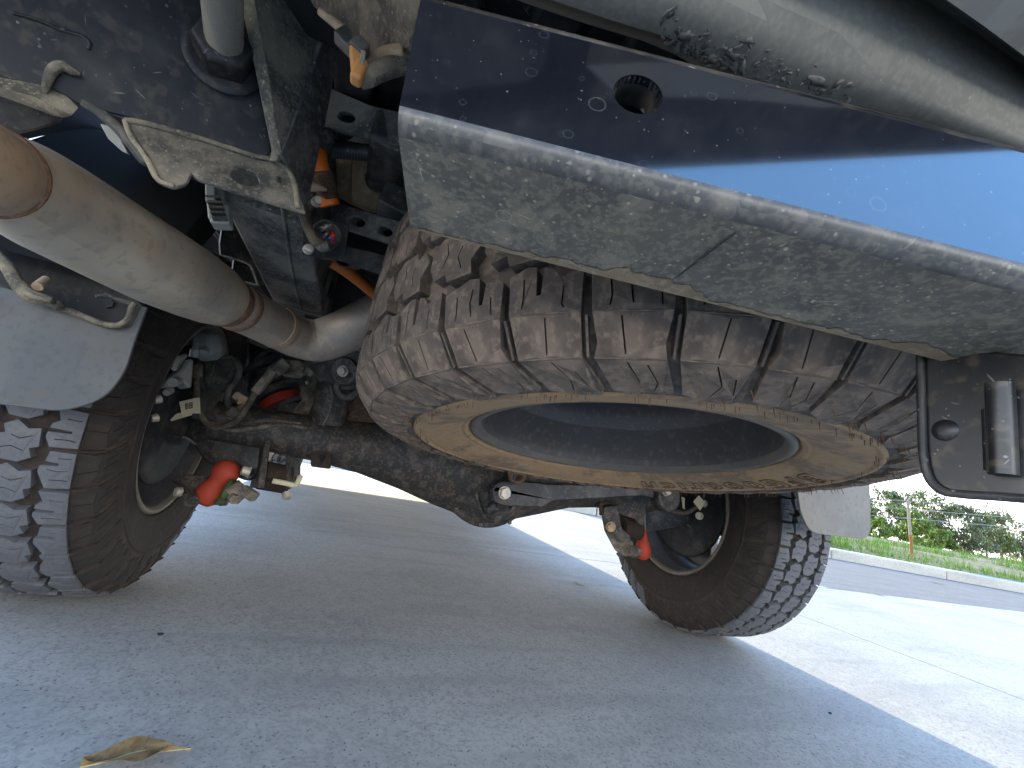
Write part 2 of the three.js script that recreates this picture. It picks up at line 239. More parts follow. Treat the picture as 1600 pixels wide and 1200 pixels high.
const M = {
  black: tm(T.black, 0.36, { roughness: 0.5 }, 0.0004), blackB: tm(T.black, 0.5, { roughness: 0.7, color: 0xbbbbbb }), dusty: tm(T.dusty, 0.30, { roughness: 0.85 }, 0.0007),
  gloss: tm(T.glossy, 0.22, { roughness: 0.09, ior: 2.33, clearcoat: 1, clearcoatRoughness: 0.05 }, 0.0002, THREE.MeshPhysicalMaterial),
  glossB: tm(T.black, 0.4, { roughness: 0.16, color: 0xffffff }),
  mud: tm(T.mud, 0.30, { roughness: 0.95 }, 0.0012), rubber: tm(T.rubber, 0.26, { roughness: 0.85 }, 0.0008), tread: tm(T.tread, 0.16, { roughness: 0.7 }, 0.0005), wall: tm(T.wall, 0.3, { roughness: 0.9, color: new THREE.Color(0.70, 0.72, 0.74) }, 0.0015),
  groove: tm(T.wall, 0.2, { roughness: 0.95, color: 0xffffff }), clay: tm(T.clay, 0.2, { roughness: 0.97, color: new THREE.Color(1.45, 1.4, 1.3) }, 0.0015),
  steel: tm(T.steel, 0.34, { metalness: 0.5, roughness: 0.42, color: new THREE.Color(1.3, 1.22, 1.1) }, 0.0003), weld: tm(T.rust, 0.2, { roughness: 0.7, metalness: 0.3, color: new THREE.Color(1.7, 1.5, 1.45) }),
  rust: tm(T.rust, 0.3, { roughness: 0.9 }, 0.0012), rustDark: tm(T.rust, 0.3, { roughness: 0.85, color: 0x8f8f8f }, 0.001),
  zinc: tm(T.steel, 0.08, { metalness: 0.4, roughness: 0.5, color: new THREE.Color(1.3, 1.3, 1.25) }), alu: tm(T.steel, 0.12, { metalness: 0.25, roughness: 0.6, color: new THREE.Color(0.8, 0.88, 0.9) }),
  rim: tm(T.rimT, 0.5, { roughness: 0.5, metalness: 0.2, color: new THREE.Color(1.9, 1.8, 1.75) }, 0.0002), mudDark: tm(T.mud, .2, { roughness: .95, color: new THREE.Color(.36, .33, .3) }), rubberLug: tm(T.rubber, .3, { roughness: .9, color: new THREE.Color(1.3, 1.24, 1.18) }, .0008), rimLip: tm(T.steel, 0.2, { roughness: 0.65, metalness: 0.2, color: new THREE.Color(0.42, 0.40, 0.37) }),
  hose: tm(T.dusty, 0.12, { roughness: 0.9, color: new THREE.Color(0.62, 0.52, 0.42) }, 0.0008), red: new THREE.MeshPhysicalMaterial({ color: new THREE.Color(0.40, 0.045, 0.018), roughness: 0.7 }),
  orange: new THREE.MeshStandardMaterial({ color: new THREE.Color(0.85, 0.19, 0.015), roughness: 0.45 }), paper: new THREE.MeshStandardMaterial({ color: new THREE.Color(0.62, 0.54, 0.36), roughness: 0.8, side: THREE.DoubleSide }),
};

// ---------------------------------------------------------------- all-terrain tyres
// local frame: axle along x, inboard side -x; (u, s) = metres round the tread and across the section
const HALF = [[0, .393], [.05, .3925], [.088, .391], [.103, .386], [.116, .376], [.127, .359], [.1325, .341], [.1345, .322], [.1335, .300], [.129, .275], [.121, .250], [.110, .236]];
const ARC = HALF.map((_, i) => HALF.slice(0, i + 1).reduce((a, p, k) => k ? a + Math.hypot(p[0] - HALF[k - 1][0], p[1] - HALF[k - 1][1]) : 0, 0));
function sect(s) {
  const a = Math.abs(s), sg = s < 0 ? -1 : 1; let i = 1; while (i < ARC.length - 1 && ARC[i] < a) i++;
  const t = (a - ARC[i - 1]) / (ARC[i] - ARC[i - 1]), p = HALF[i - 1], q = HALF[i], dw = q[0] - p[0], dr = q[1] - p[1], L = Math.hypot(dw, dr);
  return { w: sg * mix(p[0], q[0], t), r: mix(p[1], q[1], t), nw: sg * -dr / L, nr: dw / L };
}
const SEAM1 = .096, SEAM2 = .126;
const hgt = (s) => { const a = Math.abs(s); return a < SEAM1 ? .0125 : a < SEAM2 ? mix(.0125, .0100, (a - SEAM1) / (SEAM2 - SEAM1)) : mix(.0100, .0035, clamp((a - SEAM2) / .055)); };
function tp(u, s, h) { const c = sect(s), th = u / .4, r = c.r + c.nr * h; return [c.w + c.nw * h, r * Math.sin(th), r * Math.cos(th)]; }
const slit = (pts, w) => { const L = [], Rr = []; pts.forEach(([u, s]) => { L.push([u - w / 2, s]); Rr.unshift([u + w / 2, s]); }); return [...L, ...Rr]; };
// facets: [{ c: contour, h: [holes] }]; walls on every edge that is not a crease
function block(facets, sgn = 1, u0 = 0, flip = 1, tall = 1, closed = false) {
  const pos = [], push = (a, b, c) => pos.push(...a, ...b, ...c);
  const X = ([u, s]) => [u0 + u * flip, s * sgn];
  for (const f of facets) {
    let c = f.c.map((p) => new THREE.Vector2(...p)); if (THREE.ShapeUtils.isClockWise(c)) c.reverse();
    const hs = (f.h ?? []).map((q) => { const v = q.map((p) => new THREE.Vector2(...p)); if (!THREE.ShapeUtils.isClockWise(v)) v.reverse(); return v; });
    const all = [...c, ...hs.flat()], T3 = (p, h) => { const [u, s] = X([p.x, p.y]); return tp(u, s, h ?? hgt(s) * tall); };
    for (const [a, b, d] of THREE.ShapeUtils.triangulateShape(c, hs)) push(T3(all[a]), T3(all[b]), T3(all[d]));
    for (const lp of [c, ...hs]) lp.forEach((p, i) => {
      const q = lp[(i + 1) % lp.length]; if (!closed && p.y === q.y && (p.y === SEAM1 || p.y === SEAM2)) return;
      const low = lp === c ? -.001 : .002, a = T3(p), b = T3(q), d = T3(p, low), e = T3(q, low); push(a, d, b); push(b, d, e);
    });
  }
  const g = new THREE.BufferGeometry(); g.setAttribute('position', new THREE.Float32BufferAttribute(pos, 3)); g.computeVertexNormals();
  // outward faces
  if (sgn * flip < 0) { const P = g.attributes.position.array; for (let i = 0; i < P.length; i += 9) for (let k = 0; k < 3; k++) { const t = P[i + 3 + k]; P[i + 3 + k] = P[i + 6 + k]; P[i + 6 + k] = t; } g.computeVertexNormals(); }
  return boxUV(g);
}
const lugA = (j) => [
  { c: [[-.0302, .066], [-.015, .0585], [-.0075, .0595], [-.006, .085 + j], [-.0025, .085 + j], [-.001, .0605], [.006, .062], [.012, .0705], [.0302, .0635], [.0288, SEAM1], [-.0288, SEAM1]], h: [slit([[-.0175, .069], [-.0165, .084], [-.0180, .0915]], .0014), slit([[.0155, .078], [.0145, .09], [.0160, .0925]], .0014)] },
  { c: [[-.0288, SEAM1], [.0288, SEAM1], [.0282, SEAM2], [-.0282, SEAM2]], h: [slit([[.001, .0995], [-.001, .1225]], .0014)] },
  { c: [[-.0282, SEAM2], [.0282, SEAM2], [.0435, .166], [.0405, .180], [.019, .182], [.004, .176], [-.0135, .169]], h: [slit([[.001, .1295], [.0135, .149], [.0125, .168]], .0014), slit([[.020, .140], [.030, .160]], .0014)] },
];
const lugB = (j) => [
  { c: [[-.0302, .0695], [-.013, .0625], [-.004, .0585], [.006, .060], [.0085, .082 + j], [.012, .082 + j], [.0135, .0655], [.0302, .0685], [.0288, SEAM1], [-.0288, SEAM1]], h: [slit([[-.016, .073], [-.0145, .088], [-.0160, .0925]], .0014), slit([[.0005, .069], [-.001, .082], [.0005, .091]], .0014), slit([[.0195, .080], [.0205, .092]], .0014)] },
  { c: [[-.0288, SEAM1], [.0288, SEAM1], [.0250, .117], [.0282, SEAM2], [-.0282, SEAM2], [-.0250, .117]], h: [slit([[-.0075, .100], [-.0035, .1225]], .0014)] },
  { c: [[-.0282, SEAM2], [.0282, SEAM2], [.0435, .165], [.035, .174], [.017, .1695], [.006, .1765], [-.0135, .1665]], h: [slit([[-.002, .130], [.0105, .152]], .0014), slit([[.014, .132], [.026, .152], [.025, .163]], .0014)] },
];
const mid = (j) => [{ c: [[-.0295, .0105], [-.0175, .003], [.0065, .003], [.0105, .0105 + j], [.0225, .0085], [.0314, .0225], [.0205, .0375], [.0235, .0515], [-.0045, .0540], [-.0085, .0455 - j], [-.0225, .0485], [-.0314, .0335]], h: [slit([[-.0125, .010], [-.0085, .023], [-.0135, .037]], .0014), slit([[.0085, .019], [.0045, .030], [.0105, .044]], .0014)] }];
const N_LUG = 38, PITCH = 2 * Math.PI * .4 / N_LUG;
// a few variants shared by all three tyres; each entry is one block at lug 0
const BLK = { A: [0, .003].map((j) => [lugA(j), 1]), B: [0, .004].map((j) => [lugB(j), 1]), C: [0, .002].map((j) => [mid(j), 1]) };
const blockGeos = {}, lugGeos = {}, roadGeos = new Map();
for (const k in BLK) for (const sg of [1, -1]) { blockGeos[k + sg] = BLK[k].map(([f]) => block(f.slice(0, 1), sg, 0, sg)); if (BLK[k][0][0].length > 1) { lugGeos[k + sg] = BLK[k].map(([f]) => block(f.slice(1), sg, 0, sg)); BLK[k].forEach(([f], i) => { roadGeos.set(blockGeos[k + sg][i], block(f.slice(0, 1), sg, 0, sg, 1, true)); roadGeos.set(lugGeos[k + sg][i], block(f.slice(1), sg, 0, sg, .42, true)); }); } }
function treadSpots() {   // [geometry, angle, side, row]
  const out = [];
  for (let i = 0; i < N_LUG; i++) for (const sg of [1, -1]) {
    const a = i * PITCH / .4, off = sg < 0 ? .5 * PITCH / .4 : 0;
    out.push([blockGeos[(i % 2 ? 'A' : 'B') + sg][(i >> 1) % 2], a + off, sg, 'shoulder', 'tread_block']); out.push([lugGeos[(i % 2 ? 'A' : 'B') + sg][(i >> 1) % 2], a + off, sg, 'shoulder', 'shoulder_lug']);
    out.push([blockGeos['C' + sg][i % 2], a + off + .42 * PITCH / .4, sg, 'centre', 'tread_block']);
  }
  return out;
}
function lathX(prof, seg = 120) {   // prof [[w, r], ...] turned about x
  const pos = [], idx = [], n = prof.length;
  for (let i = 0; i <= seg; i++) { const a = i / seg * 2 * Math.PI; for (const [w, r] of prof) pos.push(w, r * Math.sin(a), r * Math.cos(a)); }
  for (let i = 0; i < seg; i++) for (let k = 0; k < n - 1; k++) { const a = i * n + k, b = a + 1, c = a + n, d = c + 1; idx.push(a, b, c, b, d, c); }
  const g = new THREE.BufferGeometry(); g.setAttribute('position', new THREE.Float32BufferAttribute(pos, 3)); g.setIndex(idx); g.computeVertexNormals(); return g;
}
const secLine = (s0, s1, n, f = () => 0) => Array.from({ length: n + 1 }, (_, i) => { const s = mix(s0, s1, i / n), c = sect(s), h = f(Math.abs(s)); return [c.w + c.nw * h, c.r + c.nr * h]; });
const ridge = (a) => (Math.abs(a - .188) < .0022 ? .0022 : 0) + (Math.abs(a - .262) < .005 ? .003 : 0);
const G_BAND = merge([lathX(secLine(-.186, .186, 30)), ...Array.from({ length: N_LUG * 2 }, (_, i) => { const sg = i % 2 ? -1 : 1, k = i >> 1, g = block([{ c: [[.0320, .099], [.0340, .099], [.0340, .1255], [.0320, .1255]] }], sg, k * PITCH + (sg < 0 ? .5 * PITCH : 0), sg); const P = g.attributes.position; return g; })]);
const G_SIDE = [-1, 1].map((q) => merge([lathX(secLine(q * .184, q * .279, 48, ridge), 144)]));
// alloy rim: flange and barrel, then a spoked disc near the outboard side
const BARREL = [[-.108, .2345], [-.1125, .233], [-.1145, .2290], [-.1125, .2240], [-.104, .2195], [-.09, .2165], [-.034, .2125], [-.031, .2085], [-.026, .2085], [-.02, .203], [.0, .197], [.045, .197], [.06, .203], [.1, .215], [.108, .222], [.113, .232], [.108, .2375]];
const G_BARREL = merge([lathX(BARREL, 120)]);
const G_LIP = merge([lathX([[-.109, .2355], [-.1142, .2342], [-.1162, .2298], [-.1138, .2240], [-.1045, .2195]], 120)]);
const G_DISC = (() => {
  const s = new THREE.Shape().absarc(0, 0, .2, 0, Math.PI * 2, false);
  for (let k = 0; k < 6; k++) { const a = k * Math.PI / 3, h = new THREE.Path(), q = (r, t) => [r * Math.cos(a + t), r * Math.sin(a + t)]; h.moveTo(...q(.085, -.16)); h.lineTo(...q(.085, .16)); h.lineTo(...q(.175, .36)); h.quadraticCurveTo(...q(.192, 0), ...q(.175, -.36)); h.closePath(); s.holes.push(h); }
  const g = new THREE.ExtrudeGeometry(s, { depth: .026, bevelEnabled: true, bevelSize: .004, bevelThickness: .004, bevelSegments: 2, curveSegments: 40 }); g.rotateY(Math.PI / 2); g.translate(.035, 0, 0);
  return merge([g, lathX([[.03, .0001], [.03, .07], [.07, .06], [.07, .0001]], 32)]);
})();
// rows that never show (outboard shoulder, front half) are joined; all others are separate blocks
function buildWheel(parent, m, keep, blocksTo = parent) {
  const tyre = part('tyre', G_BAND, m.groove, parent, { raw: true });
  part('sidewall', G_SIDE[0], m.wallIn, blocksTo === tyre ? tyre : parent, { raw: true }); part('sidewall', G_SIDE[1], m.wallOut ?? m.wallIn, blocksTo === tyre ? tyre : parent, { raw: true });
  const rest = [], to = blocksTo === 'tyre' ? tyre : parent;
  for (const [g0, a, sg, row, nm] of treadSpots()) {
    const g = roadGeos.get(g0) ?? g0, rot = new THREE.Matrix4().makeRotationX(-a);
    if (keep(a % (2 * Math.PI), sg, row)) { const b = new THREE.Mesh(g, nm === 'shoulder_lug' ? m.lug : m.block); b.name = nm; b.castShadow = b.receiveShadow = true; b.rotation.x = -a; to.add(b); }
    else rest.push(g.clone().applyMatrix4(rot));
  }
  if (rest.length) part('tread_rest', mergeGeometries(rest), m.block, to, { raw: true, kind: 'stuff' });
  return tyre;
}
function buildRim(rim, lipMat, mat) { part('barrel', G_BARREL, mat, rim, { raw: true }); part('rim_flange', G_LIP, lipMat, rim, { raw: true }); part('wheel_disc', G_DISC, mat, rim, { raw: true }); }

// ---------------------------------------------------------------- the truck and its spare
const truck = thing('pickup_truck', 'black pickup truck seen from underneath its tail, with knobbly tyres, mud flaps and dusty chassis', 'pickup truck');

// spare wheel, slung flat below the tray
const SP_N = V(-.010, 1, -.141).normalize();
const spare = thing('spare_wheel', 'muddy spare wheel slung flat under the tail of the truck, rim facing down', 'spare wheel', [0.0069, 0.477 + .1135, 0.699 - .016]);
spare.quaternion.setFromUnitVectors(V(1, 0, 0), SP_N);
{
  const tyre = part('tyre', G_BAND, M.rubber, spare, { raw: true });
  part('sidewall', G_SIDE[0], M.mud, tyre, { raw: true, label: 'tan mud-caked lower sidewall' }); part('sidewall', G_SIDE[1], M.rubber, tyre, { raw: true });
  for (const [g, a, , , nm] of treadSpots()) { const b = new THREE.Mesh(g, nm === 'shoulder_lug' ? M.rubberLug : M.rubber); b.name = nm; b.castShadow = b.receiveShadow = true; b.rotation.x = -a; tyre.add(b); }
  const rim = sub('rim', spare); buildRim(rim, M.rimLip, M.rim);
  part('mould_line', [SEAM1, SEAM2].flatMap((sm) => treadSpots().filter((q) => q[4] === 'shoulder_lug' && q[2] < 0).map(([g, a]) => { const u = .0280, h = hgt(sm); const P = (t) => { const [x, y, z] = tp(t, -sm, h); return V(x, y, z); }; return cyl(P(-u), P(u), .0009, .0009, 5, true).applyMatrix4(new THREE.Matrix4().makeRotationX(-a)); })), M.rubberLug, tyre, { kind: 'stuff' });
  // rubber moulding hairs on the lower shoulder
  const R = rng(5), hairs = [];
  for (let i = 0; i < 330; i++) { const a = R() * 6.283, s = -mix(i % 4 ? .165 : .145, .196, R()), c = sect(s), h = hgt(s) * (Math.abs(s) < .185 ? 1 : 0), l = mix(.004, .009, R()), e = (R() - .5) * .5; const p = V(c.w + c.nw * h, (c.r + c.nr * h) * Math.sin(a), (c.r + c.nr * h) * Math.cos(a)), d = V(c.nw, c.nr * Math.sin(a + e), c.nr * Math.cos(a + e)); hairs.push(cyl(p, p.clone().addScaledVector(d, l), .0006, .0003, 4, true)); }
  part('moulding_hair', hairs, M.mudDark, tyre, { kind: 'stuff' });
  // raised outline lettering round the sidewall
  const font = await new FontLoader().loadAsync('fonts/droid/droid_sans_bold.typeface.json');
  const secAtR = (r) => { let i = 7; while (i < HALF.length - 1 && HALF[i][1] > r) i++; const p = HALF[i - 1], q = HALF[i]; return mix(p[0], q[0], (p[1] - r) / (p[1] - q[1])); };
  const word = (txt, a0, r0, size, name) => {
    let a = a0; const gs = [];
    for (const ch of txt) {
      if (ch === ' ') { a -= size * .4 / r0; continue; }
      const ring = []; for (const sh of font.generateShapes(ch, size)) { for (const lp of [sh.getPoints(5), ...sh.holes.map((h) => h.getPoints(5))]) ring.push(lp); }
      let w = 0; for (const lp of ring) for (const q of lp) w = Math.max(w, q.x);
      for (const lp of ring) { const c = lp.map((q) => { const t = a - q.x / r0, r = r0 + q.y, si = secAtR(r); return V(-si - .0004, r * Math.sin(t), r * Math.cos(t)); }); for (let i = 0; i < c.length; i++) { const p = c[i], q = c[(i + 1) % c.length]; if (p.distanceTo(q) > 1e-5) gs.push(cyl(p, q, .0012, .0012, 5, true)); } }
      a -= (w + size * .16) / r0;
    }
    part(name, gs, M.mudDark, tyre);
  };
    word('BFGoodrich', 5.35, .270, .041, 'lettering');
}
// rear road wheels
const WX = .868, WY = .4045;
const wheelMat = { groove: M.groove, wallIn: M.wall, block: M.tread, lug: M.wall };
for (const sd of [-1, 1]) {
  const w = sub('wheel', truck, sd < 0 ? 'left rear wheel' : 'right rear wheel'); w.position.set(sd * WX, WY, 0); if (sd < 0) w.rotation.y = Math.PI; w.rotation.x = sd < 0 ? .05 : -.02;
  const z = (a) => Math.cos(a) * (sd < 0 ? -1 : 1);       // > 0 : facing the tail
  buildWheel(w, wheelMat, (a, sg, row) => z(a) > -.25 && !(row === 'shoulder' && sg > 0 && z(a) < .3));
  const rim = w; part('barrel', G_BARREL, M.rim, rim, { raw: true }); part('rim_flange', G_LIP, M.rimLip, rim, { raw: true }); part('wheel_disc', G_DISC, M.rim, rim, { raw: true });
}

// ---------------------------------------------------------------- the ground
const paveTex = paintTex(2048, [0.43, 0.415, 0.38], [{ s: 5, o: 6, lo: 0.3, hi: 0.75, a: 0.6, c: [0.30, 0.29, 0.265] }, { s: 380, o: 2, lo: 0.35, hi: 0.75, a: 0.45, c: [0.22, 0.215, 0.20] }, { s: 90, o: 3, lo: 0.45, hi: 0.75, a: 0.35, c: [0.46, 0.445, 0.41], h: 0.15 }, { sx: 4, sy: 22, o: 6, lo: 0.5, hi: 0.74, a: 0.32, c: [0.24, 0.235, 0.225] }], [{ n: 42000, r0: 0.5, r1: 2.0, a: 0.9, c: [0.10, 0.10, 0.10], el: 1.2, h: -0.4 }, { n: 3000, r0: 0.7, r1: 2, a: 0.5, c: [0.55, 0.54, 0.5] }], 91);
const asphTex = paintTex(1024, [0.15, 0.145, 0.14], [{ s: 6, o: 5, lo: 0.35, hi: 0.75, a: 0.4, c: [0.105, 0.10, 0.098] }, { s: 120, o: 2, lo: 0.4, hi: 0.8, a: 0.6, c: [0.22, 0.215, 0.205], h: 0.3 }, { sx: 2, sy: 24, o: 4, lo: 0.5, hi: 0.75, a: 0.4, c: [0.08, 0.08, 0.08] }], [], 95);
const soilTex = paintTex(512, [0.20, 0.16, 0.10], [{ s: 8, o: 5, lo: 0.35, hi: 0.7, a: 0.75, c: [0.07, 0.10, 0.025] }, { s: 40, o: 3, lo: 0.4, hi: 0.8, a: 0.5, c: [0.38, 0.31, 0.22] }], [], 97);
M.pave = tm(paveTex, 1.7, { roughness: 0.8 }, 0.0012); M.asph = tm(asphTex, 1.4, { roughness: 0.85 }, 0.002); M.soil = tm(soilTex, 2.5, { roughness: 1 }, 0.01);
M.kerb = tm(paveTex, 2.3, { roughness: 0.85, color: new THREE.Color(1.5, 1.4, 1.2) }); M.kerbBlue = tm(paveTex, 1.2, { roughness: 0.6, color: new THREE.Color(0.12, 0.5, 1.15) });
// one sheet to the horizon
struct('ground', (() => { const g = new THREE.PlaneGeometry(1600, 1600); g.rotateX(-Math.PI / 2); g.translate(0, -.03, 0); return g; })(), M.soil);
// concrete slabs with open joints
const pavement = new THREE.Group(); pavement.name = 'pavement'; pavement.userData.kind = 'structure'; scene.add(pavement);
{
  const xs = [-10.8, -6.6, -2.4, 1.795, 6.0], zs = [12.5, 8, 3.48, -1.03, -5.52, -10, -16], gap = .008, base = [];
  const slab = (x0, x1, z0, z1) => { const n = 22, s = new THREE.Shape(), w = x1 - x0 - gap, d = z1 - z0 - gap, g = new RoundedBoxGeometry(w, .05, d, 1, .003); g.translate((x0 + x1) / 2, -.025, (z0 + z1) / 2); part('concrete_slab', g, M.pave, pavement); };
  for (let i = 0; i < xs.length - 1; i++) for (let k = 0; k < zs.length - 1; k++) if (!(i === 3 && k >= 3)) slab(xs[i], xs[i + 1], zs[k + 1], zs[k]);
  for (let k = 3; k < 6; k++) slab(1.795, 3.2, zs[k + 1], zs[k]);
  for (let k = 0; k < 3; k++) slab(6.0, 10.2, zs[k + 1], zs[k]);
}
struct('road', (() => { const g = new RoundedBoxGeometry(60, .045, 60, 1, .004); g.translate(33.205, -.0225 - .006, -31.035); return g; })(), M.asph);
// kerb along the far side of the road, with a blue painted length
const kerbA = onY(1300, 872, 0), kerbB = onY(1605, 927.5, 0), kd = kerbB.clone().sub(kerbA).setY(0).normalize(), kn = V(-kd.z, 0, kd.x); if (kn.x < 0) kn.negate();
const kerbAt = (t, o, y = 0) => V(kerbA.x + kd.x * t + kn.x * o, y, kerbA.z + kd.z * t + kn.z * o), kL = kerbB.distanceTo(kerbA);
{
  const gs = []; for (let t = -24; t < kL + 6; t += 2) if (t < kL * .72 - 2) gs.push(bar(kerbAt(t + .006, .2, .02), kerbAt(t + 1.994, .2, .02), .4, .26, .03)); else if (t > kL * .72) gs.push(bar(kerbAt(t + .006, .2, .02), kerbAt(t + 1.994, .2, .02), .4, .26, .03)); else gs.push(bar(kerbAt(t + .006, .2, .02), kerbAt(t + 1.994, .2, .02), .4, .26, .03));
  struct('kerb', gs, M.kerb);
  struct('painted_strip', [bar(kerbAt(kL * .79, .26, .152), kerbAt(kL + 5, .26, .152), .26, .006, .002)], M.kerbBlue);
}
// bank of soil behind the kerb
struct('bank', (() => { const rows = []; for (let o = 0; o <= 16; o++) { const r = []; for (let i = 0; i <= 90; i++) { const t = -60 + i, d = .38 + o * 1.4; r.push(kerbAt(t, d, .12 + sst(0, 12, d) * .32 + fbm(i / 90, o / 16, 20, 8, 4, 77) * .22 * sst(0, 2, d))); } rows.push(r); } return skin(rows); })(), M.soil);

// ---------------------------------------------------------------- body of the truck (what shades the scene)
const bodyPaint = new THREE.MeshPhysicalMaterial({ color: new THREE.Color(0.03, 0.032, 0.036), roughness: 0.35, clearcoat: 0.8, clearcoatRoughness: 0.05, side: THREE.DoubleSide });
const glassM = new THREE.MeshPhysicalMaterial({ color: new THREE.Color(0.02, 0.025, 0.03), roughness: 0.05 });
M.plastic = tm(T.dusty, 0.34, { roughness: 0.75, color: new THREE.Color(1.35, 1.33, 1.3) }, 0.0006);
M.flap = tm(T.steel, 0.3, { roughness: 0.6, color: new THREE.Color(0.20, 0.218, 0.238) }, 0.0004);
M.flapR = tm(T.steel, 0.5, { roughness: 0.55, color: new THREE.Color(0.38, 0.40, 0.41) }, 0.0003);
{
  const tray = sub('tray', truck);
  const ribs = [rbox(V(0, .875, .11), 1.66, .012, 2.02, .004)]; for (let i = -8; i <= 8; i++) ribs.push(rbox(V(i * .097, .858, .11), .05, .024, 2.0, .008));
  part('tray_floor', ribs, M.blackB, tray);
  for (const z of [-.62, -.12, .38, .86]) part('cross_member', rbox(V(0, .828, z), 1.5, .04, .07, .006), M.blackB, tray);
  for (const sd of [-1, 1]) {
    const s = new THREE.Shape(); s.moveTo(-1.0, .56); s.lineTo(-.53, .56); for (let k = 0; k <= 24; k++) { const a = mix(Math.PI * .94, .571, k / 24); s.lineTo(.53 * Math.cos(a), .47 + .50 * Math.sin(a)); } s.lineTo(1.14, .78); s.lineTo(1.18, 1.22); s.lineTo(-1.0, 1.22);
    const g = new THREE.ExtrudeGeometry(s, { depth: .02, bevelEnabled: false }); g.rotateY(-Math.PI / 2); g.translate(sd > 0 ? .985 : -.965, 0, 0); part('tray_side', g, bodyPaint, tray);
    part('tray_inner_wall', rbox(V(sd * .80, 1.04, .11), .02, .34, 2.0, .004), bodyPaint, tray);
    // wheel arch liner
    const rows = []; for (const [x, R] of [[.70, .47], [.705, .52], [.80, .53], [.955, .53]]) { const r = []; for (let k = 0; k <= 28; k++) { const a = Math.PI * (k / 28 * .93 + .07); r.push(V(sd * x, .46 + R * Math.sin(a), R * Math.cos(a))); } rows.push(r); }
    part('arch_liner', skin(rows, true), M.liner = M.liner ?? tm(T.black, .6, { roughness: .95, color: 0x484848 }), tray);
  }
  part('tailgate', rbox(V(0, 1.03, 1.15), 1.56, .42, .05, .015), bodyPaint, tray);
  const cab = sub('cab', truck);
  part('cab_floor', [rbox(V(0, .60, -1.95), 1.7, .1, 1.9, .02), rbox(V(-.93, .56, -1.95), .12, .14, 1.8, .03), rbox(V(.93, .56, -1.95), .12, .14, 1.8, .03), rbox(V(0, .74, -1.0), 1.8, .38, .05, .01)], M.blackB, cab);
  const s = new THREE.Shape(); s.moveTo(-3.05, .56); s.lineTo(-1.02, .56); s.lineTo(-1.02, 1.2); s.lineTo(-1.12, 1.84); s.lineTo(-2.2, 1.86); s.lineTo(-2.95, 1.22); s.lineTo(-3.05, 1.2);
  const g = new THREE.ExtrudeGeometry(s, { depth: 1.9, bevelEnabled: true, bevelSize: .02, bevelThickness: .02, bevelSegments: 2 }); g.rotateY(-Math.PI / 2); g.translate(.95, 0, 0); part('cab_shell', g, bodyPaint, cab);
  const nose = sub('nose', truck);
  part('bonnet', rbox(V(0, 1.0, -3.55), 1.9, .40, 1.05, .06), bodyPaint, nose); part('front_bumper', rbox(V(0, .68, -3.98), 1.86, .34, .2, .05), M.blackB, nose);
  for (const sd of [-1, 1]) {
    const w = sub('wheel', truck, sd < 0 ? 'left front wheel' : 'right front wheel'); w.position.set(sd * WX, WY, -3.22); if (sd < 0) w.rotation.y = Math.PI;
    buildWheel(w, wheelMat, () => false); part('barrel', G_BARREL, M.rim, w, { raw: true }); part('wheel_disc', G_DISC, M.rim, w, { raw: true });
  }
  // side steps with drain holes, below the sills
  for (const sd of [-1, 1]) {
    const sh = new THREE.Shape([[-1.1, .90], [-2.9, .90], [-2.9, 1.0], [-1.1, 1.0]].map((q) => new THREE.Vector2(q[0], q[1])));
    const st = new THREE.ExtrudeGeometry(sh, { depth: .035, bevelEnabled: true, bevelSize: .006, bevelThickness: .006, bevelSegments: 1 }); st.rotateX(Math.PI / 2); st.rotateY(Math.PI / 2); const p = st.attributes.position;
    // shape x -> z after the turns
    for (let i = 0; i < p.count; i++) { const x = p.getX(i), y = p.getY(i), z = p.getZ(i); p.setXYZ(i, sd * Math.abs(x), y + .50, z > 0 ? -z : z); }
    st.computeVertexNormals(); part('side_step', st, M.blackB, truck);
  }
}
// chassis rails
const chassis = sub('chassis', truck);
for (const sd of [-1, 1]) {
  const line = [[.70, .73], [.30, .73], [.10, .775], [-.35, .775], [-.85, .60], [-3.6, .60]], gs = [];
  for (let i = 0; i < line.length - 1; i++) gs.push(bar(V(sd * .543, line[i][1], line[i][0] + .01), V(sd * .543, line[i + 1][1], line[i + 1][0] - .01), .098, .14, .006));
  part('frame_rail', gs, M.dusty, chassis);
  // raised weld seam and slots on the inner face
  part('rail_seam', [tube([V(sd * .515, .659, .80), V(sd * .532, .6585, .5), V(sd * .536, .6585, .32)], .0025, 20, 6)], M.dusty, chassis);
  part('rail_slot', [[.42, .70], [.33, .71], [.26, .73]].map(([z, y]) => rbox(V(sd * (.4935), y, z), .002, .034, .011, .0009)), M.blackB, chassis);
}
for (const [y, z] of [[.66, -.75], [.64, -2.0]]) part('cross_member', rbox(V(0, y, z), 1.0, .09, .13, .02), M.black, chassis);
part('hoist_bracket', [rbox(V(0, .80, .70), .9, .05, .12, .01), cyl(V(0, .80, .70), V(0, .69, .70), .03, .025)], M.black, chassis);
part('driveshaft', [cyl(V(0, .42, -.14), V(-.05, .56, -2.2), .035, .035, 20)], M.black, chassis);
part('gearbox', [rbox(V(-.05, .60, -2.5), .42, .26, .7, .08)], M.blackB, chassis);
part('fuel_tank', [rbox(V(-.28, .56, -1.5), .38, .2, .9, .06)], M.blackB, chassis);

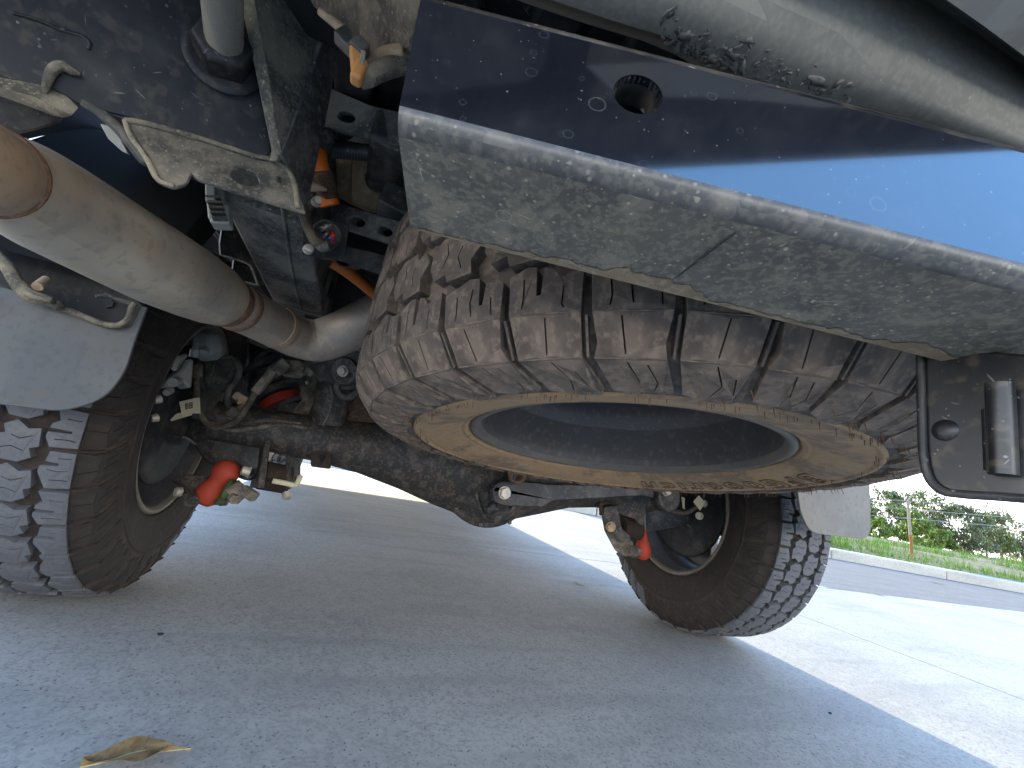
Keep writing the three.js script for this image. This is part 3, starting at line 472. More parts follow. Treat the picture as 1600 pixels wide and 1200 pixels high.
// ---------------------------------------------------------------- tow bar: glossy box beam with a drain hole, cut end to the left
const tow = sub('tow_bar', truck, 'glossy black box-section tow bar with drain hole');
{
  const A = at(641, 357, .26), e = RGT.clone().addScaledVector(UPV, -.246).addScaledVector(FWD, .012).normalize();     // lower front corner at the cut end
  const B0 = onY(621, 196, .5445), b = B0.clone().sub(A); b.addScaledVector(e, -b.dot(e)).normalize();
  const up = e.clone().cross(b).normalize(); if (up.y < 0) up.negate();
  const W = .078, Hh = .082, R = .0085, L = .62, th = .0045;
  const P = (l, q, h) => A.clone().addScaledVector(e, l).addScaledVector(b, q).addScaledVector(up, h);
  const skew = (q, h) => B0.clone().sub(A).dot(e) / W * q - .012 * h / Hh;                                           // the cut is slightly out of square
  const ringPts = [];                                                                                               // section: bottom face, rear bend, rear face, top, front
  const arc = (cq, ch, a0, a1, r, n) => Array.from({ length: n + 1 }, (_, i) => { const a = mix(a0, a1, i / n); return [cq + r * Math.cos(a), ch + r * Math.sin(a)]; });
  const corner = (r, o) => ({ bl: arc(.003, .003, Math.PI, 1.5 * Math.PI, .003, 6), br: arc(W - R, R, 1.5 * Math.PI, 2 * Math.PI, r, 10), tr: arc(W - R, Hh - R, 0, Math.PI / 2, r, 8), tl: arc(R, Hh - R, Math.PI / 2, Math.PI, r, 6) });
  const c = corner(R), ls = Array.from({ length: 41 }, (_, i) => i / 40 * L);
  const strip = (pts) => skin(pts.map(([q, h]) => ls.map((l, i) => P(l === 0 ? skew(q, h) : l, q, h))));
  part('lower_face', [strip([c.bl[0], ...c.bl.slice(1), c.br[0]]), strip([c.tl[5], c.tl[6], c.bl[0]])], M.beamDust = tm(T.beam, .27, { roughness: .8, color: new THREE.Color(1.55, 1.38, 1.14) }, .0006), tow);
  part('rear_bend', [strip(c.br)], M.bend = tm(T.beam, 0.3, { roughness: 0.3, color: new THREE.Color(.9, .88, .84) }), tow);
  // rear face with its drain hole
  const pl = { p: P(0, W, 0), n: b.clone(), hit: null }; const F = facing(pl.p, pl.n);
  const q0 = c.br[10], q1 = c.tr[0];
  const hc = F.hit(997, 147), face = [P(skew(...q0), ...q0), P(L, ...q0), P(L, ...q1), P(skew(...q1), ...q1)];
  const hole = Array.from({ length: 28 }, (_, i) => { const a = i / 28 * 2 * Math.PI; return hc.clone().addScaledVector(e, .0118 * Math.cos(a)).addScaledVector(up, .0118 * Math.sin(a)); });
  part('rear_face', [plate({ p: pl.p, n: b.clone() }, face, th, [hole], 0)], M.gloss, tow);
  part('hole_rim', [lathe(hc.clone().addScaledVector(b, -.016), b, [[.0118, 0], [.0118, .015], [.0126, .0158]], 32)], M.black, tow);
  part('upper_face', [strip(c.tr), strip([c.tr[8], c.tl[0]]), strip(c.tl)], M.glossB, tow);
  // cut end: wall thickness and inside of the tube
  const out = [...c.bl, ...c.br, ...c.tr, ...c.tl], ins = out.map(([q, h]) => [mix(q, W / 2, th * 2 / W), mix(h, Hh / 2, th * 2 / Hh)]);
  const keepIn = [...ins.slice(7 + 11 + 3), ...ins.slice(0, 7 + 6)];
  const endRows = [out, ins].map((r) => [...r, r[0]].map(([q, h]) => P(skew(q, h), q, h))), inRows = [keepIn, keepIn].map((r, k) => r.map(([q, h]) => P(k ? L : skew(q, h), q, h)));
  part('cut_end', [skin(endRows, true)], M.zincTan = tm(T.dusty, .1, { roughness: .8, color: new THREE.Color(2, 1.8, 1.55) }), tow); part('tube_inside', [skin(inRows)], M.blackB, tow);
  // mud caked along the front edge, and a dark scrape across the lower face
  { const R2 = rng(7), n = 260, o2 = [], i2 = []; for (let i = 0; i <= n; i++) { const l = mix(.004, L, i / n), wd = .0015 + (.05 * Math.max(0, fbm(i / n, .3, 12, 4, 5, 5) - .44) + .009 * Math.max(0, fbm(i / n, .7, 70, 4, 3, 8) - .4)) * (i / n < .05 ? .3 : 1) + R2() * .0022; o2.push(P(l, .001, -.0006)); i2.push(P(l, wd, -.0006)); }
    part('edge_mud', [skin([o2, i2])], M.edgeMud = tm(T.clay, .1, { roughness: .97, color: new THREE.Color(1.0, .98, .92) }, .001), tow);
    const bp = facing(P(0, 0, -.0007), up), sc = [[1056, 434], [1085, 412], [1118, 386], [1150, 363]].map(([x, y]) => bp.hit(x, y)); part('scrape', [tube(sc, [.0003, .0006, .0007, .0003], 20, 6)], M.black, tow); }
  // hitch plate on the right, standing fore and aft
  const hx = { p: V(-.062, 0, 0), n: V(-1, 0, 0), hit: (px, py) => onX(px, py, -.062) };
  const outl = rpoly([[1437, 540], [1443, 768, 62], [1600, 779], [1700, 786], [1700, 560]], 10);
  part('hitch_plate', [plate(hx, outl, .008, [ell(1552, 757, 5, 8)], .002)], M.hitch = tm(T.black, .25, { roughness: .3 }, .0002), tow);
  const dish = { p: V(-.063, 0, 0), n: V(-1, 0, 0), hit: (px, py) => onX(px, py, -.0635) };
  part('plate_rim', [tube([[1438, 545], [1440, 640], [1444, 720], [1453, 750], [1472, 767], [1500, 772], [1560, 776], [1650, 783]].map(([x, y]) => onX(x, y, -.0635)), .0024, 50, 8)], M.black, tow);
  part('dimple', [lathe(onX(1476, 672, -.0625), V(-1, 0, 0), [[.0001, .0012], [.003, .0012], [.0055, .0005], [.0065, -.0004]], 20)], M.hitch, tow);
  const t0 = onX(1562, 600, -.066), t1 = onX(1568, 742, -.066);
  part('hitch_pin_tube', [cyl(t0, t1, .0058, .0058, 28), cyl(onX(1543, 640, -.064), onX(1547, 735, -.064), .0025, .0025, 12)], M.hitch, tow);
}
// ---------------------------------------------------------------- bumper cover over the tow bar
const bumper = sub('rear_bumper', truck, 'dusty grey plastic rear bumper above the tow bar');
{
  const row = (pts, y) => pts.map(([x, yy]) => onY(x, yy, y));
  const lip = [[700, -60], [850, -4], [950, 30], [1040, 57], [1095, 80], [1140, 106], [1200, 142], [1260, 158], [1340, 165], [1420, 186], [1500, 213], [1600, 244], [1760, 298]];
  const band = [[820, -130], [960, -70], [1040, -40], [1110, -10], [1160, 14], [1200, 34], [1240, 52], [1290, 76], [1360, 104], [1430, 130], [1510, 165], [1610, 207], [1780, 275]];
  const j = (pts, k, s) => { const R = rng(s); return pts.map(([x, y]) => [x, y + (R() - .5) * k]); };
  const lerpRow = (t) => lip.map(([x, y], i) => [mix(x, band[i][0], t), mix(y, band[i][1], t)]);
  const d0 = [[1000, -260], [1090, -200], [1150, -165], [1210, -130], [1260, -104], [1310, -80], [1350, -64], [1400, -44], [1470, 0], [1530, 42], [1600, 94], [1690, 158], [1820, 256]];
  const up2 = (t, y) => row(band.map(([x, yy], i) => [mix(x, d0[i][0], t), mix(yy, d0[i][1], t)]), y);
  part('bumper_lip', skin([row(lip, .685).map((p) => p.add(V(0, .03, -.03))), row(lip, .651).map((p) => p.add(V(0, .003, -.003))), row(lip, .650)]), M.lip = tm(T.cover, .3, { roughness: .85, color: new THREE.Color(1.25, 1.2, 1.1) }, .0003), bumper);
  part('bumper_underside', skin([row(lip, .650), row(lerpRow(.16), .6497), row(lerpRow(.45), .6505), row(lerpRow(.75), .6525), row(band, .656), up2(.2, .661), up2(.45, .671), up2(.7, .689), up2(.9, .716), row(d0, .735), row(d0.map(([x, y]) => [x + 6, y - 4]), .72)], true), M.lip2 = tm(T.cover, .4, { roughness: .85, color: new THREE.Color(1.25, 1.2, 1.1) }, .0003), bumper);
  M.plasticDark = tm(T.dusty, .4, { roughness: .8, color: new THREE.Color(.55, .54, .52) }, .0004);
  const p0 = d0.map(([x, y]) => [x + 5, y - 3]), p1 = d0.map(([x, y]) => [x + 150, y - 102]);
  part('bumper_panel', [skin([row(p0, .72), row(p0, .667)]), skin([row(p0, .667), row(p1, .672)]), skin([row(p1, .672), row(p1, .71)])], M.panel = tm(T.steel, .5, { roughness: .6, color: new THREE.Color(.75, .75, .72) }), bumper);
  // the rest of the bumper, left and right of the frame
  part('bumper_wing', rbox(V(.58, .77, 1.1), .7, .13, .2, .03), M.plasticDark, bumper);
  part('bumper_step', rbox(V(0, .765, 1.242), 1.8, .13, .075, .02), M.plasticDark, bumper); part('bumper_step', rbox(V(-.62, .76, 1.14), .5, .10, .12, .02), M.plasticDark, bumper);
  // torn foam and dried mud along the lip
  const R = rng(41), cl = []; for (let i = 0; i < 420; i++) { const t = R(), x = mix(1035, 1330, t), y = mix(58, 168, Math.pow(t, .8)) - R() * R() * 60 + 5, p = onY(x, y, .6515 - R() * .002), s = mix(.0006, .0032, R() * R() * R()); const g = new THREE.IcosahedronGeometry(s, 1); { const P = g.attributes.position, o = R() * 9; for (let q = 0; q < P.count; q++) { const k = 1 + .5 * Math.sin(P.getX(q) * 2100 + o) * Math.sin(P.getZ(q) * 1700 + o * 2); P.setXYZ(q, P.getX(q) * k, P.getY(q) * k, P.getZ(q) * k); } } g.scale(mix(1, 2.6, R()), .6, 1); g.rotateY(R() * 3); g.translate(p.x, p.y, p.z); cl.push(g); }
  part('dried_mud', cl, M.dusty, bumper, { kind: 'stuff' });
}

// ---------------------------------------------------------------- rear axle with differential, centre link and side brackets
const axle = sub('rear_axle', truck, 'rusty rear axle with black differential housing');
const AX = .4045;
part('axle_tube', [lathX([[-.70, .050], [-.56, .055], [-.46, .058], [-.34, .070], [-.22, .095], [-.12, .122], [-.05, .137], [.05, .142], [.13, .132], [.22, .104], [.32, .072], [.42, .057], [.56, .054], [.70, .050]], 48).translate(0, AX, 0)], M.axleM = tm(T.axle, .34, { roughness: .65, color: new THREE.Color(1.0, .97, .94) }, .0004), axle);
part('differential_cover', [lathe(V(.035, AX - .012, .045), V(.05, -.06, 1), [[.152, -.06], [.152, 0], [.147, .012], [.136, .02], [.128, .022], [.122, .04], [.10, .064], [.06, .082], [.0001, .088]], 48), ...Array.from({ length: 10 }, (_, i) => { const a = i / 10 * 6.283 + .2; return hex(V(.035 + Math.cos(a) * .141, AX - .012 + Math.sin(a) * .141, .062), V(0, 0, 1), .012, .006, 0); }), hex(V(.05, AX - .118, .10), V(0, -.5, 1), .022, .012, .016)], M.blackAxle = tm(T.axle, .3, { roughness: .6, color: new THREE.Color(1.15, 1.15, 1.15) }, .0005), axle);
part('housing_rib', [-1, 1].map((s) => tube([V(.035 + s * .02, AX - .13, .10), V(.035 + s * .055, AX - .08, .118), V(.035 + s * .085, AX + .02, .10), V(.035 + s * .11, AX + .09, .06)], .006, 24, 8)), M.blackAxle, axle);
part('lifting_tab', [plate(facing(onZ(500, 715, .055), V(-.2, .1, 1)), rpoly([[486, 708, 4], [496, 702, 4], [518, 707, 5], [516, 733, 4], [485, 729, 4]]), .006, [[[497, 711], [510, 712], [503, 724]]])], M.rustDark, axle);
part('axle_clip', [plate(facing(onZ(945, 795, .06), V(.15, .1, 1)), rpoly([[937, 785, 3], [958, 783, 3], [955, 804, 3], [938, 806, 3]]), .006, [rpoly([[943, 789, 1], [953, 788, 1], [951, 799, 1], [944, 800, 1]])])], M.rustDark, axle);
// cross link from the differential to the right
{
  const z = .20, pl = { p: V(0, 0, z), n: V(0, 0, 1), hit: (x, y) => onZ(x, y, z) };
  part('cross_link', [plate(pl, rpoly([[766, 768, 6], [770, 756, 8], [784, 750, 6], [846, 754, 4], [852, 756], [1012, 759], [1030, 764, 3], [1028, 781, 3], [1004, 775], [864, 783], [848, 793, 4], [786, 791, 6], [770, 784, 6]]), .028, [], .003), tube([onZ(772, 780, z + .004), onZ(771, 764, z + .004), onZ(781, 755, z + .004), onZ(808, 756, z + .004)], .003, 16, 6)], M.black, axle);
  part('pivot_bolt', hex(onZ(788, 770, z + .001), V(0, 0, 1), .026, .012, .0165), M.zinc, axle);
  part('link_bush', [lathe(onZ(1041, 776, z), V(.05, .05, 1), [[.0001, -.02], [.044, -.02], [.044, .012], [.036, .016], [.03, .008], [.0001, .008]], 32)], M.blackAxle, axle);
  part('pivot_bolt', hex(onZ(1040, 767, z + .013), V(.05, .05, 1), .024, .010, .015), M.zinc, axle);
  part('pivot_arm', [bar(onZ(786, 770, z - .035), onZ(815, 700, .18), .06, .02, .008), bar(onZ(786, 790, .16), onZ(770, 800, .14), .08, .03, .01)], M.black, axle);
  part('pivot_ring', [lathe(onZ(808, 742, .2), V(-.1, -.5, 1), [[.013, -.012], [.024, -.012], [.025, .006], [.02, .012], [.014, .008], [.013, -.012]], 28)], M.rust, axle);
}
// left side: arm plate, lower shock mount, red boots
const Lz = (z) => ({ p: V(0, 0, z), n: V(0, 0, 1), hit: (x, y) => onZ(x, y, z) });
part('arm_plate', [plate(planeOf([235, 690, 1.02], [405, 690, 1.08], [330, 750, 1.03]), rpoly([[232, 660, 6], [300, 655], [330, 652, 4], [409, 688, 3], [403, 742, 8], [386, 752, 8], [352, 738], [318, 718, 8], [296, 686, 8], [240, 684, 4]]), .02, [], .003)], M.armM = tm(T.black, .3, { roughness: .32 }, .0003), axle);
part('arm_edge', [tube([at(236, 683, 1.018), at(262, 681, 1.02), at(290, 684, 1.02), at(306, 694, 1.02)], .003, 16, 6)], M.dusty, axle);
part('shock_bracket', [plate(planeOf([412, 690, 1.07], [398, 760, 1.03], [406, 700, 1.10]), [[404, 690], [414, 689], [402, 762], [390, 762]], .014, [], .002), plate(planeOf([452, 700, 1.12], [462, 765, 1.09], [458, 700, 1.16]), [[452, 700], [470, 702], [470, 752], [454, 764]], .01, [], .002)], M.blackAxle, axle);
part('shock_bush', [cyl(at(409, 742, 1.06), at(450, 750, 1.10), .035, .035, 28), cyl(at(405, 741, 1.05), at(458, 751, 1.11), .012, .012, 16)], M.rustDark, axle);
part('cable_guide', [tube([at(426, 751, 1.03), at(446, 755, 1.04), at(461, 758, 1.05), at(466, 752, 1.05), at(469, 744, 1.06)], .0065, 24, 8)], M.paper, axle);
part('mount_nut', hex(at(449, 769, 1.05), V(.2, -.8, .5), .02, .014, 0), M.zinc, axle);
part('mount_nut', [...hex(at(389, 737, 1.02), V(-.9, .1, .3), .022, .014, .013), cyl(at(389, 737, 1.02), at(377, 737, 1.01), .006, .006, 10)], M.zinc, axle);
part('shock_boot', [lathe(at(330, 768, 1.005), at(353, 738, 1.02).sub(at(330, 768, 1.005)), [[.0001, -.033], [.016, -.031], [.026, -.020], [.0295, -.004], [.028, .010], [.0225, .020], [.022, .027], [.026, .036], [.030, .048], [.029, .060], [.023, .072], [.012, .078], [.0001, .079]], 36)], M.red, axle, { label: 'bright red rubber boot on left shock mount' });
part('boot_washer', [cyl(at(346, 766, 1.0), at(352, 768, 1.005), .033, .033, 28)], M.green = new THREE.MeshStandardMaterial({ color: new THREE.Color(.05, .11, .02), roughness: .5 }), axle);
part('boot_cup', [cyl(at(352, 768, 1.005), at(362, 770, 1.01), .034, .03, 28)], M.blackAxle, axle);
part('shock_eye', [cyl(at(360, 776, .99), at(382, 760, 1.01), .024, .021, 24), bar(at(378, 764, 1.0), at(400, 778, 1.0), .024, .022, .004), cyl(at(362, 776, .98), at(367, 781, .965), .011, .011, 6)], M.clayDark = tm(T.dusty, .12, { roughness: .9, color: new THREE.Color(1.1, .98, .85) }, .0005), axle);
part('inner_bracket', [plate(planeOf([262, 745, 1.0], [312, 745, 1.0], [290, 785, .98]), rpoly([[262, 748, 4], [292, 741, 4], [316, 742], [318, 772, 6], [302, 786, 6], [290, 782, 4], [284, 762]]), .03, [], .003), cyl(at(297, 776, .975), at(300, 784, .965), .014, .014, 16)], M.blackAxle, axle);
part('mount_nut', hex(at(285, 769, .985), V(-.8, 0, .6), .02, .012, 0), M.zinc, axle);
part('load_spacer', [rbox(at(422, 711, 1.1), .012, .024, .012, .002, [0, 0, -.3])], M.zinc, axle);
part('small_bracket', [tube([at(434, 722, 1.1), at(438, 712, 1.1), at(455, 712, 1.11), at(436, 723, 1.1)], .003, 12, 6)], M.blackAxle, axle);

// right side: bracket, bush, red boot
const D = 1.37, rp = (pts, d = D, th = .012, h = []) => plate({ p: at(980, 830, d), n: FWD.clone().negate(), hit: (x, y) => at(x, y, d) }, pts, th, h, .0015);
part('shock_bracket', [rp(rpoly([[944, 792, 3], [962, 790], [968, 805, 3], [971, 826, 6], [985, 838, 4], [985, 848], [966, 846, 4], [958, 832, 6], [948, 826, 4], [942, 808]]), 1.36, .014), rp(rpoly([[955, 768], [1014, 762], [1010, 792], [1003, 830], [994, 836], [996, 812, 8], [975, 806], [962, 800]]), 1.41, .012)], M.blackAxle, axle);
part('bracket_web', [rp(rpoly([[940, 800], [948, 798, 3], [960, 815], [962, 838, 6], [990, 847, 3], [988, 866, 5], [962, 862, 4], [946, 832]]), 1.39, .02)], M.clayDark, axle);
part('shock_bush', [cyl(at(970, 824, 1.40), at(997, 829, 1.43), .031, .031, 28)], M.rustDark, axle);
part('mount_nut', hex(at(954, 823, 1.355), FWD.clone().negate(), .024, .008, .016), M.clay, axle);
part('shock_eye', [cyl(at(978, 859, 1.38), at(990, 862, 1.41), .0195, .0195, 24), cyl(at(990, 861, 1.40), at(1000, 862, 1.42), .017, .015, 20)], M.clayDark, axle);
part('shock_boot', [lathe(at(1003, 872, 1.42), at(1007, 830, 1.44).sub(at(1003, 872, 1.42)), [[.0001, -.006], [.016, -.003], [.025, .01], [.027, .025], [.023, .042], [.015, .058], [.009, .075], [.005, .092], [.0001, .094]], 32)], M.red, axle, { label: 'red rubber boot on right shock mount' });
part('arm_plate', [rp(rpoly([[1008, 795], [1075, 795, 5], [1080, 818, 8], [1050, 826, 5], [1022, 830], [1010, 832]]), 1.46, .02)], M.armM, axle);

// ---------------------------------------------------------------- brakes and hoses
const brakeL = sub('brake', truck, 'left rear brake with caliper and looping hose');
const BX = -.775;
part('backing_plate', [lathe(V(BX, AX, 0), V(1, 0, 0), [[.172, -.012], [.172, -.004], [.16, 0], [.08, .004], [.07, .03], [.0001, .03]], 48)], M.blackB, brakeL);
part('hub_dome', [lathe(at(331, 541, 1.03), V(.9, .25, .3), [[.036, -.02], [.034, .004], [.026, .018], [.0001, .024]], 28)], M.alu, brakeL);
part('caliper', [plate(planeOf([262, 600, .90], [302, 590, .95], [290, 560, .94]), rpoly([[259, 606, 3], [265, 594, 4], [284, 578, 4], [296, 560, 4], [304, 562, 4], [302, 590, 6], [300, 606, 3], [294, 604, 3], [286, 596, 4], [272, 603, 3]]), .035, [], .004), cyl(at(278, 595, .925), at(270, 598, .90), .010, .010, 14), cyl(at(266, 610, .915), at(260, 614, .90), .008, .007, 12)], M.alu, brakeL, { label: 'pale cast caliper' });
part('bleed_fitting', [cyl(at(303, 554, .96), at(308, 536, .97), .008, .006, 12), cyl(at(303, 558, .96), at(305, 546, .96), .010, .010, 6), cyl(at(318, 551, .97), at(322, 545, .98), .009, .008, 12)], M.alu, brakeL);
part('brake_spring', Array.from({ length: 4 }, (_, i) => cyl(at(289 - i * 3.4, 556 + i * 5, .95), at(278 - i * 2, 560 + i * 5.4, .92), .005, .005, 10)), M.zinc, brakeL);
part('parking_brake_housing', [plate(planeOf([318, 553, 1.07], [366, 556, 1.10], [340, 604, 1.05]), rpoly([[313, 553, 4], [340, 556], [366, 555, 5], [372, 566, 5], [362, 590, 8], [342, 605, 6], [319, 601, 6], [316, 580]]), .05, [], .007), tube([at(336, 560, 1.062), at(334, 575, 1.05), at(328, 590, 1.045)], .003, 14, 6), tube([at(320, 556, 1.06), at(345, 559, 1.065), at(364, 558, 1.075)], .005, 14, 6)], M.castDark = tm(T.dusty, .14, { roughness: .8, color: new THREE.Color(.62, .6, .56) }, .0006), brakeL);
for (const [x, y] of [[299, 623], [294, 652]]) part('caliper_bolt', [cyl(at(x - 48, y, .91), at(x - 58, y + 2, .90), .009, .008, 12)], M.zinc, brakeL);
part('brake_hose', [tube([[290, 553, 1.04], [300, 556, 1.03], [307, 563, 1.02], [309, 580, 1.01], [308, 605, 1.0], [308, 630, .995], [316, 652, .99], [332, 666, .99], [352, 666, .99], [372, 655, .995], [388, 632, 1.0], [402, 608, 1.01], [416, 590, 1.02], [432, 574, 1.03]].map((q) => at(...q)), [.005, .005, .006, .0072, .0072, .0072, .0072, .0072, .0072, .0072, .0072, .0072, .0072, .0072], 90, 10)], M.hose, brakeL);
part('hose_ferrule', [cyl(at(309, 570, 1.01), at(309, 590, 1.003), .0095, .0095, 16), ...[573, 579, 585].map((y) => cyl(at(309, y, 1.008), at(309, y + 2, 1.007), .0108, .0108, 16))], M.clayDark, brakeL);
part('hose_sleeve', [bar(at(398, 614, 1.0), at(428, 578, 1.02), .024, .02, .004)], M.clayDark, brakeL);
part('brake_hose', [tube([[366, 560, 1.07], [374, 575, 1.06], [370, 592, 1.05], [358, 610, 1.04], [356, 630, 1.04], [364, 642, 1.04], [378, 650, 1.04]].map((q) => at(...q)), .0078, 44, 10)], M.castDark, brakeL);
part('hose_clamp', [rbox(at(375, 622, 1.06), .034, .02, .03, .005, [0, .3, -.35]), rbox(at(380, 633, 1.05), .03, .012, .03, .004, [0, .2, -.5])], M.clay, brakeL);
part('hose_union', [rbox(at(366, 645, 1.035), .032, .026, .026, .006, [.2, .3, -.4]), rbox(at(362, 654, 1.03), .03, .006, .02, .002, [0, 0, -.1]), cyl(at(372, 640, 1.03), at(380, 634, 1.04), .008, .008, 12)], M.clayDark, brakeL);
part('wire_bundle', [tube([at(330, 660, 1.02), at(360, 672, 1.03), at(400, 668, 1.05), at(440, 664, 1.08), at(480, 670, 1.1)], .006, 40, 8), tube([at(336, 652, 1.04), at(380, 662, 1.05), at(420, 656, 1.07), at(470, 662, 1.1)], .0045, 40, 8)], M.clayDark, brakeL);
// paper tag round the hose with small print
{
  const pl = planeOf([280, 627, .985], [312, 623, .99], [290, 648, .98]);
  const tag = part('paper_tag', [plate(pl, [[280, 628], [304, 622], [312, 621], [313, 646], [298, 646], [284, 648]], .001, [], 0), plate(planeOf([262, 650, .98], [300, 643, .985], [268, 658, .975]), [[261, 651], [281, 645], [300, 642], [300, 648], [268, 658]], .001, [], 0)], M.paper, brakeL, { label: 'small cream paper tag' });
  const ink = [], px = (x, y) => pl.hit(x, y).addScaledVector(pl.n, .0008);
  for (const x of [290, 296.5]) for (const [a, b] of [[[0, 0], [4, -.8]], [[0, 4], [4, 3.2]], [[0, 8.5], [4, 7.7]], [[0, 0], [.3, 8.5]], [[4, -.8], [4.3, 7.7]], [[2, -.4], [2.2, 8]]]) ink.push(cyl(px(x + a[0], 631 - (x - 290) * .2 + a[1]), px(x + b[0], 631 - (x - 290) * .2 + b[1]), .0007, .0007, 5));
  part('tag_print', ink, M.blackB, tag);
}
const brakeR = sub('brake', truck, 'right rear brake seen inside the wheel');
part('backing_plate', [lathe(V(.80, AX, 0), V(-1, 0, 0), [[.172, -.01], [.172, -.002], [.16, .002], [.08, .006], [.06, .03], [.0001, .03]], 48)], M.blackB, brakeR);
part('caliper', [rp(rpoly([[1062, 812, 4], [1088, 806, 4], [1112, 798, 6], [1126, 802, 6], [1108, 824, 6], [1082, 828, 6]]), 1.50, .04)], M.castDark, brakeR);
part('caliper', [rbox(at(1122, 785, 1.52), .05, .06, .06, .012)], M.alu, brakeR, { label: 'pale caliper body' });
part('brake_hose', [tube([[1040, 790, 1.42], [1052, 799, 1.42], [1068, 802, 1.42], [1084, 795, 1.43], [1096, 782, 1.45], [1100, 770, 1.47]].map((q) => at(...q)), .0072, 40, 10)], M.hose, brakeR);
part('paper_tag', [plate(planeOf([1092, 774, 1.42], [1102, 786, 1.42], [1092, 798, 1.42]), [[1092, 774], [1102, 785], [1094, 798], [1083, 784]], .001, [], 0), plate(planeOf([1066, 776, 1.42], [1070, 776, 1.43], [1068, 795, 1.42]), [[1065, 776], [1070, 778], [1070, 796], [1067, 794]], .001, [], 0)], M.paper, brakeR, { label: 'small diamond of cream paper' });
for (const [x, y] of [[1093, 806], [1102, 787]]) part('caliper_bolt', hex(at(x, y, 1.47), V(-.8, 0, .5), .02, .014, .013), M.zinc, brakeR);

// ---------------------------------------------------------------- exhaust
const exhaust = sub('exhaust', truck, 'heat-stained stainless exhaust with slim silencer');
{
  const q = (x, y, d) => at(x, y, d);
  part('tail_pipe', [tube([q(-260, 150, .225), q(-150, 200, .25), q(-60, 246, .283), q(-16, 268, .312)], [.0322, .0322, .0322, .0322], 30, 36, false)], M.pipeTan = tm(T.steel, .2, { metalness: .35, roughness: .5, color: new THREE.Color(1.0, .80, .62) }, .0003), exhaust);
  const p = [q(-22, 265, .308), q(0, 277, .322), q(22, 288, .338), q(46, 301, .357), q(80, 321, .382), q(130, 349, .418), q(190, 383, .462), q(250, 416, .515), q(300, 442, .583), q(328, 457, .622), q(346, 467, .65), q(356, 473, .665)];
  part('silencer', [tube(p, [.0325, .034, .0378, .0408, .0434, .0452, .0465, .0480, .0484, .0462, .0415, .0378], 90, 44)], M.steel, exhaust);
  part('weld_ring', [tube([q(-28, 262, .304), q(-22, 265, .308), q(-14, 269, .313)], [.0326, .0342, .0332], 8, 36)], M.weld, exhaust);
  part('weld_ring', [tube([q(346, 467, .65), q(352, 470, .658), q(359, 474, .669)], [.0405, .0415, .0388], 8, 36)], M.weld, exhaust); part('weld_ring', [tube([q(367, 478, .68), q(371, 480, .687), q(376, 483, .695)], [.0385, .0394, .0385], 8, 36)], M.weld, exhaust);
  part('front_pipe', [tube([q(352, 470, .66), q(400, 494, .735), q(440, 515, .80), q(468, 528, .845), q(497, 532, .87), q(525, 524, .875), q(560, 507, .88), q(620, 476, .90), q(690, 450, .95)], [.0385, .0385, .0388, .040, .043, .044, .044, .044, .044], 80, 36)], M.pipeF = tm(T.steel, .28, { metalness: .4, roughness: .48, color: new THREE.Color(1.0, .92, .85) }, .0003), exhaust);
  part('weld_ring', [tube([q(430, 509, .782), q(436, 512.5, .793), q(442, 516, .804)], [.0386, .0402, .0390], 8, 36)], M.pipeTan, exhaust);
}

